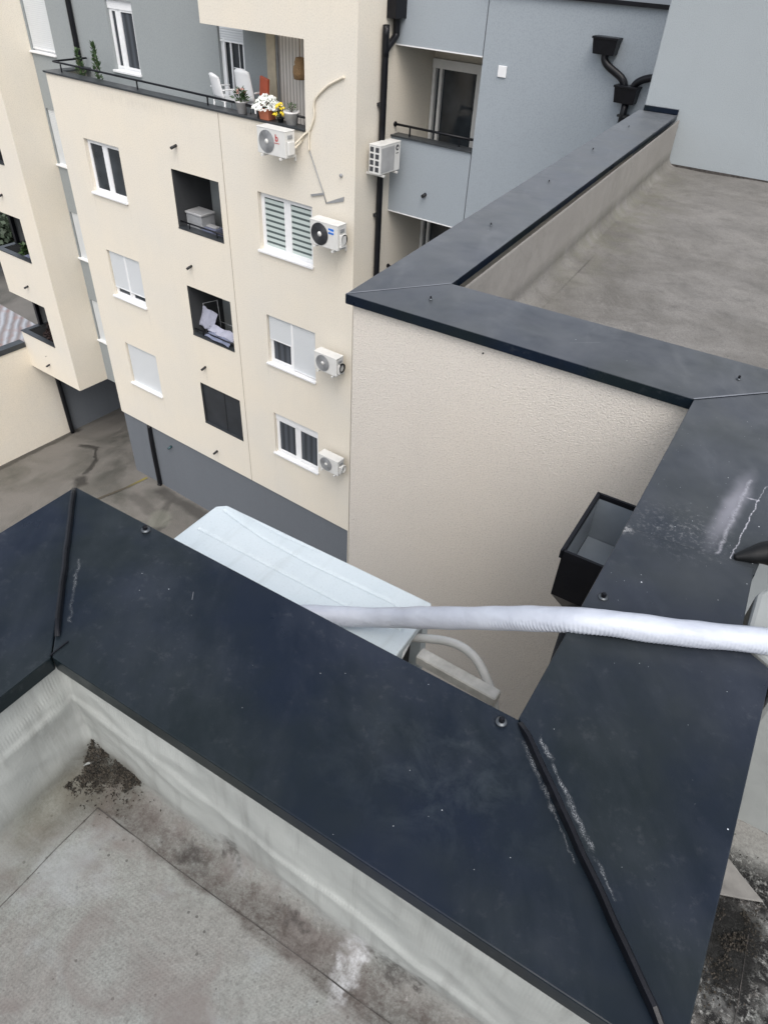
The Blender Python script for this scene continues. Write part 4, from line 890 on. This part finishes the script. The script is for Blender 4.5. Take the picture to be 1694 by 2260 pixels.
for z0, z1 in panels:
    MB().box(Lx0 - .02, xc - .001, -.02, .17, z1 + .002, z1 + .03).build('balcony_coping', 'dark_coping', LB, ZC)
    MB().box(Lx0 - .02, Lx0 + .17, .171, YG, z1 + .002, z1 + .03).build('balcony_coping', 'dark_coping', LB, ZC)
    MB().box(-14.775, -14.775 + .001, .85, YG, z1 + .031, z1 + 1.40).box(-14.774, -14.70, .80, YG - .002, z1 + .031, z1 + 1.40).build('balcony_side_wall', 'side_grey', LB, ZC)
    MB().box(-14.76, -14.64, .66, .78, z1 + .03, z1 + 1.49).build('corner_post', 'black', LB, ZC)
for x, z in ((-13.42, -5.45), (-13.44, -8.30), (-13.5, -11.18)): MB().tube([(x, .01, z), (x, -.14, z - .03)], .032, 10).build('overflow_spout', 'black_matt', LB, ZC)
m = MB(); m.box(-14.95, -14.781, .74, 9, -15.0, -11.68); m.box(-14.95, -9.7, 5.0, 5.2, -15.0, -11.68); m.build('ground_floor_wall', 'base_grey', LB, ZC)
# things kept on the balconies
def clutter(loc, kind):
    x, y, z = loc; v = WL(x, y, z)
    if kind == 'chairs':
        t = thing('folding_chair', 'dark blue folding chair on the middle balcony of the left wing', 'chair', v, YAW)
        MB().rbox(-.25, .25, -.22, .22, .42, .46, .01, 1).build('seat', 'blue_cloth', t); MB().rbox(-.25, .25, .2, .24, .46, .95, .01, 1).build('backrest', 'blue_cloth', t)
        for sx in (-.22, .22):
            for sy in (-.2, .2): MB().tube([(sx, sy, 0), (sx, -sy * .6, .43)], .012, 6).build('leg', 'white_metal', t)
clutter((-13.55, .46, -7.75 - .18), 'chairs')
def bush(name, label, loc, n, r, hgt, leaf, mat, cat='plant', pot=None, group=None, seed=1, flowers=None, spiky=False, stem=True):
    t = thing(name, label, cat, loc, 0, group); rnd = random.Random(seed)
    if pot:
        kind, r0, r1, ph, pm = pot; hh = 0
        if kind == 'square': MB().add([(-r0, -r0, 0), (r0, -r0, 0), (r0, r0, 0), (-r0, r0, 0), (-r1, -r1, ph), (r1, -r1, ph), (r1, r1, ph), (-r1, r1, ph)], [(0, 3, 2, 1), (0, 1, 5, 4), (1, 2, 6, 5), (2, 3, 7, 6), (3, 0, 4, 7), (4, 5, 6, 7)]).box(-r1 - .008, r1 + .008, -r1 - .008, r1 + .008, ph - .02, ph).build('pot', pm, t, bevel=.003)
        else: MB().lathe([(.0001, 0), (r0, 0), (r1, ph * .86), (r1 * 1.07, ph * .86), (r1 * 1.09, ph), (r1 * .95, ph), (r1 * .93, ph * .9), (.0001, ph * .9)], 26).build('pot', pm, t)
        zb = ph
    else: zb = 0
    m = MB()
    for i in range(n):
        u = rnd.random(); a = rnd.random() * 6.283; hz = zb + hgt * (u ** (.8 if spiky else 1.0)); q = r * (math.sin(max(.08, min(1, (hz - zb) / hgt + .12)) * math.pi) ** .6 if not spiky else (1.05 - u)) * math.sqrt(rnd.random())
        x, y = math.cos(a) * q, math.sin(a) * q; L_ = leaf * rnd.uniform(.6, 1.3); b = a + rnd.uniform(-.7, .7); el = rnd.uniform(-.3, 1.0) if not spiky else rnd.uniform(.4, 1.4)
        d = Vector((math.cos(b) * math.cos(el), math.sin(b) * math.cos(el), math.sin(el))); s_ = Vector((-math.sin(b), math.cos(b), rnd.uniform(-.4, .4))) * L_ * .26; p = Vector((x, y, hz))
        m.add([p, p + d * L_ * .5 + s_, p + d * L_, p + d * L_ * .5 - s_], [(0, 1, 2, 3)])
    m.build('foliage', mat, t)
    if stem:
        st = MB()
        for k in range(3): a = k * 2.1; st.tube([(0, 0, zb * .8), (math.cos(a) * r * .3, math.sin(a) * r * .3, zb + hgt * .7)], .006, 5)
        st.build('stem', 'tree_bark', t)
    if flowers:
        fm, nf, fr_, fz0, fz1, fs = flowers; m = MB()
        for i in range(nf):
            a = rnd.random() * 6.283; q = fr_ * math.sqrt(rnd.random()); z = fz0 + (fz1 - fz0) * (1 - (q / fr_) ** 2) * rnd.uniform(.75, 1); c = Vector((math.cos(a) * q, math.sin(a) * q, z)); 
            for k in range(6):
                b = k * math.pi / 3 + rnd.random(); up = Vector((math.cos(a) * .4, math.sin(a) * .4 - .5, 1)).normalized(); e = Vector((math.cos(b), math.sin(b), 0)); e = (e - up * e.dot(up)).normalized(); f_ = up.cross(e)
                m.add([c, c + e * fs + f_ * fs * .38 + up * fs * .2, c + e * fs * 1.2 + up * fs * .35, c + e * fs - f_ * fs * .38 + up * fs * .2], [(0, 1, 2, 3)])
        m.build('flowers', fm, t)
    return t
zc = -1.798
bush('potted_plant', 'white pot with a thin pink flowering plant, leftmost pot on the terrace coping', WL(-3.07, .13, zc), 130, .14, .20, .10, 'leaf', pot=('round', .085, .12, .23, 'pot_white'), group='pots on the terrace coping', seed=4, flowers=('pink', 14, .10, .36, .46, .028))
bush('potted_plant', 'square terracotta pot overflowing with white daisies on the terrace coping', WL(-2.35, .13, zc), 320, .24, .20, .05, 'leaf', pot=('square', .11, .135, .21, 'terracotta'), group='pots on the terrace coping', seed=5, flowers=('petal', 170, .29, .20, .44, .032))
bush('potted_plant', 'white round pot with yellow flowers nearest the wall on the terrace coping', WL(-1.70, .13, zc), 90, .13, .13, .05, 'leaf', pot=('round', .10, .15, .235, 'pot_white'), group='pots on the terrace coping', seed=6, flowers=None)
o = bush('potted_plant', 'small yellow flowering plant between the terracotta pot and the last white pot', WL(-1.99, .12, zc), 130, .11, .18, .05, 'leaf', pot=('round', .05, .07, .08, 'black_matt'), group='pots on the terrace coping', seed=9, flowers=('yellow', 16, .12, .12, .32, .045))
bush('terrace_plant', 'short green plant in the left corner of the top terrace', WL(-9.27, .72, -2.13), 150, .10, .66, .09, 'leaf', seed=7, spiky=True, pot=('round', .12, .15, .10, 'black_matt'))
bush('terrace_plant', 'taller thin green plant right of the downpipe on the top terrace', WL(-8.42, .62, -2.13), 170, .10, .86, .10, 'leaf', seed=8, spiky=True, pot=('round', .12, .15, .10, 'black_matt'))
bush('balcony_plant', 'dark leafy plant on the lowest open balcony of the left wing', WL(-13.62, .50, -11.40), 1100, .40, 1.55, .15, simple('dull_red_green_leaves', (.040, .026, .024), .6, var=.8, vscale=9), seed=12)
bush('balcony_plant', 'green plant on the balcony of the left wing, one floor higher', WL(-14.15, .62, -8.6), 500, .35, 1.30, .16, 'leaf', seed=13)
# chairs and clutter on the terrace
def chair(name, label, loc, rz, mat, tall=.5):
    t = thing(name, label, 'chair', loc, rz)
    MB().rbox(-.24, .24, -.24, .22, .40, .44, .012, 2).build('seat', mat, t)
    m = MB(); rows = []
    for i in range(9):
        for k in range(7):
            u = i / 8 - .5; z = .44 + tall * k / 6; rows.append((u * .48 * (1 - .18 * k / 6), .20 + .10 * k / 6 + .05 * (1 - (2 * u) ** 2), z - (.06 * (2 * u) ** 2 if k == 6 else 0)))
    m.add(rows, [(i * 7 + k, (i + 1) * 7 + k, (i + 1) * 7 + k + 1, i * 7 + k + 1) for i in range(8) for k in range(6)], True)
    b = m.build('backrest', mat, t); s_ = b.modifiers.new('s', 'SOLIDIFY'); s_.thickness = .02
    for sx in (-1, 1):
        MB().rbox(sx * .27 - .025, sx * .27 + .025, -.22, .24, .62, .645, .008, 1).build('armrest', mat, t)
        for sy in (-1, 1): MB().tube([(sx * .25, sy * .22, 0), (sx * .23, sy * .20, .41)], .018, 8).build('leg', mat, t)
        MB().tube([(sx * .26, -.20, .42), (sx * .27, -.20, .63)], .015, 8).build('arm_post', mat, t)
    return t
v = WL(-3.98, .62, -2.13); chair('garden_chair', 'white plastic garden chair on the terrace, partly behind the first white pot', v, YAW + R(165), 'white', .48)
v = WL(-3.42, .80, -2.13); chair('garden_chair', 'white plastic garden chair with a taller back, second one behind the terrace coping', v, YAW + R(185), 'white', .62)
v = WL(-3.05, .72, -2.13); t = thing('folded_sunlounger', 'rust orange folded lounger leaning behind the terracotta pot on the terrace', 'lounger', v, YAW + R(170))
MB().rbox(-.14, .14, -.03, .03, .05, 0.95, .02, 2, Matrix.Rotation(R(-8), 4, 'Y')).build('pad', 'orange_cloth', t); MB().rbox(-.10, .12, -.06, -.03, .15, .80, .02, 2, Matrix.Rotation(R(-8), 4, 'Y')).build('strap', 'brown', t)
v = WL(-2.15, .93, -.95); t = thing('straw_basket', 'brown straw basket hanging in front of the terrace curtain', 'basket', v, YAW)
MB().lathe([(.0001, -.20), (.13, -.20), (.155, -.08), (.14, .02), (.11, .05), (.12, .09), (.09, .17), (.0001, .19)], 22).build('basket', 'straw', t); MB().tube([(0, 0, .18), (0, 0, .75)], .006, 6).build('cord', 'straw', t)
v = WL(-1.62, .55, -2.13); t = thing('ironing_board', 'folded black ironing board standing against the right end of the terrace opening', 'ironing board', v, YAW)
MB().rbox(-.02, .02, -.16, .16, .05, 1.15, .015, 2, Matrix.Rotation(R(8), 4, 'Y')).build('board', 'black_matt', t); MB().tube([(.0, -.1, 0), (.12, .1, 1.2)], .014, 6).build('leg', 'bracket', t)
v = WL(-2.72, .13, zc); t = thing('wire_plant_rack', 'low black wire rack on the terrace coping between the first pot and the terracotta pot', 'plant rack', v, YAW)
m = MB()
for x in (-.16, .16):
    m.tube([(x, -.06, 0), (x, -.06, .16)], .007, 6); m.tube([(x, .06, 0), (x, .06, .16)], .007, 6)
m.tube([(-.16, -.06, .16), (.16, -.06, .16), (.16, .06, .16), (-.16, .06, .16), (-.16, -.06, .16)], .007, 6)
for k in range(5): m.tube([(-.12 + .06 * k, -.06, .16), (-.12 + .06 * k, .06, .16)], .004, 5)
m.build('rack', 'black_matt', t)
# middle loggia: drying rack and laundry; upper loggia: boxes
v = WL(-4.92, .42, -8.12); t = thing('drying_rack', 'drying rack with pale lilac laundry in the middle dark loggia', 'drying rack', v, YAW)
m = MB(); m.tube([(-.45, 0, .0), (-.45, 0, 1.45), (-.05, .15, 1.60), (.05, .1, .9)], .014, 8); m.tube([(.7, 0, 0), (.7, 0, .95)], .014, 8); m.tube([(-.2, -.1, .92), (.8, -.1, .92)], .01, 6); m.tube([(-.2, .2, .98), (.8, .2, .98)], .01, 6); m.build('rack', 'bracket', t)
def cloth(w_, h_, mat, loc, rot, parent, name='towel'):
    m = MB(); N = 14; vs = [((i / N - .5) * w_, .02 * math.sin(i * 1.1 + j * .3), -(j / N) * h_ + .015 * math.sin(i * .8)) for j in range(N + 1) for i in range(N + 1)]
    m.add(vs, [(j * (N + 1) + i, j * (N + 1) + i + 1, (j + 1) * (N + 1) + i + 1, (j + 1) * (N + 1) + i) for j in range(N) for i in range(N)], True); o = m.build(name, mat, parent, loc, rot=rot); s_ = o.modifiers.new('s', 'SOLIDIFY'); s_.thickness = .012
cloth(.5, .55, 'lilac_cloth', (-.18, -.02, 1.35), (R(-12), R(12), R(6)), t); cloth(.95, .22, 'lilac_cloth', (.42, -.12, 1.02), (R(-50), R(2), 0), t); cloth(.9, .25, 'blue_cloth', (.40, -.2, .90), (R(-60), R(2), 0), t)
v = WL(-5.10, .46, -5.10); t = thing('storage_boxes', 'grey storage box with dark lid standing in the top dark loggia', 'box', v, YAW)
MB().rbox(-.28, .26, -.22, .22, 0, .80, .02, 2).build('box', 'ac_grey', t); MB().rbox(-.30, .28, -.24, .24, .80, .86, .02, 2).build('lid', 'ac_panel', t)
v = WL(-4.72, .42, -5.16); t = thing('storage_boxes', 'low dark blue crate with a pale towel on it in the top dark loggia', 'crate', v, YAW)
MB().rbox(-.22, .22, -.18, .18, 0, .62, .02, 2).build('crate', 'blue_cloth', t); MB().rbox(-.20, .20, -.05, .10, .62, .66, .015, 2).build('towel', 'ac_panel', t)

# conduits on the cream facade
t = thing('refrigerant_pipe', 'cream insulated pipe climbing from the red logo air conditioner to a hole in the facade', 'pipe', P0, YAW)
def fp(pts, y=-.03): return [(x, y, z) for x, z in pts]
MB().tube(smooth_path(fp([(-.27, -.80), (-.40, -.86), (-.64, -.98), (-.91, -1.19), (-.99, -1.34), (-.99, -1.54), (-1.11, -1.79), (-1.27, -1.90), (-1.33, -2.02)]) + [(-1.36, -.22, -2.13)], 8), .022, 10).build('main_pipe', 'conduit', t, ZC)
MB().tube(smooth_path([(-1.12, -.03, -1.80), (-1.28, -.06, -1.93), (-1.35, -.2, -2.05), (-1.38, -.28, -2.15)], 8), .016, 8).build('second_pipe', 'conduit', t, ZC)
MB().tube(smooth_path(fp([(-1.11, -1.80), (-1.13, -1.95), (-1.13, -2.16)]), 6), .015, 8).build('drain_branch', 'conduit', t, ZC)
t = thing('wall_bracket', 'bent grey steel rod and broken bracket arms above the striped blind window', 'bracket', P0, YAW)
MB().tube(fp([(-1.13, -2.14), (-.79, -2.84), (-.70, -3.06)], -.02), .010, 6).build('rod', 'bracket', t, ZC)
MB().box(-1.11, -.76, -.03, -.002, -.02, .02, Matrix.Translation((0, 0, -2.93)) @ Matrix.Translation((-.93, 0, 0)) @ Matrix.Rotation(R(-16), 4, 'Y') @ Matrix.Translation((.93, 0, 0))).build('arm', 'bracket', t, ZC)
MB().add([(-.70, -.02, -3.06), (-.69, -.02, -3.03), (-.26, -.02, -2.84), (-.26, -.02, -2.93), (-.70, -.004, -3.06), (-.69, -.004, -3.03), (-.26, -.004, -2.84), (-.26, -.004, -2.93)], [(0, 3, 2, 1), (4, 5, 6, 7), (0, 1, 5, 4), (1, 2, 6, 5), (2, 3, 7, 6), (3, 0, 4, 7)]).build('arm', 'bracket', t, ZC)

# ================================================================== BOUNDARY WALL, LOW HOUSE, TREES
t = thing('boundary_wall', 'cream yard wall with a dark metal cap at the left edge', 'wall', P0, YAW)
MB().box(-15.0, -14.78, -16, .735, -15.0, -10.90).build('wall', 'cream_far', t, ZC); MB().box(-15.06, -14.74, -16, -.03, -10.895, -10.71).build('cap', 'dark_coping', t, ZC)
t = thing('low_house', 'low house with weathered streaky roof tiles behind the yard wall', 'house', P0, YAW)
MB().add([(-15.1, -7, -12.4), (-15.1, 2.6, -12.4), (-24.0, 2.6, -11.9), (-24.0, -7, -11.9), (-15.1, -7, -12.5), (-15.1, 2.6, -12.5), (-24.0, 2.6, -12.0), (-24.0, -7, -12.0)], [(0, 1, 2, 3), (4, 7, 6, 5), (0, 4, 5, 1), (1, 5, 6, 2), (2, 6, 7, 3), (3, 7, 4, 0)]).build('roof', 'tiles', t, ZC)
MB().box(-23.8, -15.3, -6.8, 2.4, -14.95, -12.5).build('wall', 'cream_far', t, ZC)
def tree(label, x, y, r_, hgt, seed, mat):
    t = thing('tree', label, 'tree', WL(x, y, -14.94), 0, 'trees beyond the low house'); rnd = random.Random(seed)
    m = MB().tube([(0, 0, 0), (.1, 0, hgt * .35), (0, .1, hgt * .6)], .16, 8, rr=[.2, .14, .08])
    for k in range(6): a = k * 1.05; m.tube([(0, 0, hgt * .4), (math.cos(a) * r_ * .5, math.sin(a) * r_ * .5, hgt * (.6 + .05 * k))], .05, 5)
    m.build('trunk', 'tree_bark', t); m = MB(); cl = [(Vector((rnd.gauss(0, r_ * .42), rnd.gauss(0, r_ * .42), hgt * .62 + rnd.gauss(0, hgt * .15))), rnd.uniform(.3, .6) * r_) for _ in range(22)]
    for i in range(5000):
        c, q = rnd.choice(cl); d = Vector((rnd.gauss(0, 1), rnd.gauss(0, 1), rnd.gauss(0, 1))).normalized() * q * rnd.uniform(.6, 1.05); p = c + d; e = Vector((rnd.gauss(0, 1), rnd.gauss(0, 1), rnd.gauss(0, .5))).normalized(); f_ = e.cross(d).normalized(); s_ = rnd.uniform(.08, .16)
        m.add([p, p + (e + f_) * s_, p + e * s_ * 2, p + (e - f_) * s_], [(0, 1, 2, 3)])
    m.build('crown', mat, t)
M['leaf_a'] = simple('tree_leaves', (.07, .10, .045), .7, var=.5, vscale=2); M['leaf_b'] = simple('dark_tree_leaves', (.045, .065, .04), .7, var=.5, vscale=2)
tree('dark green tree seen through the left wing balcony opening', -31.0, 9.0, 2.2, 4.2, 1, M['leaf_b'])
tree('lighter green tree at the left border beyond the low house', -34.5, 8.0, 2.4, 4.8, 2, M['leaf_a'])
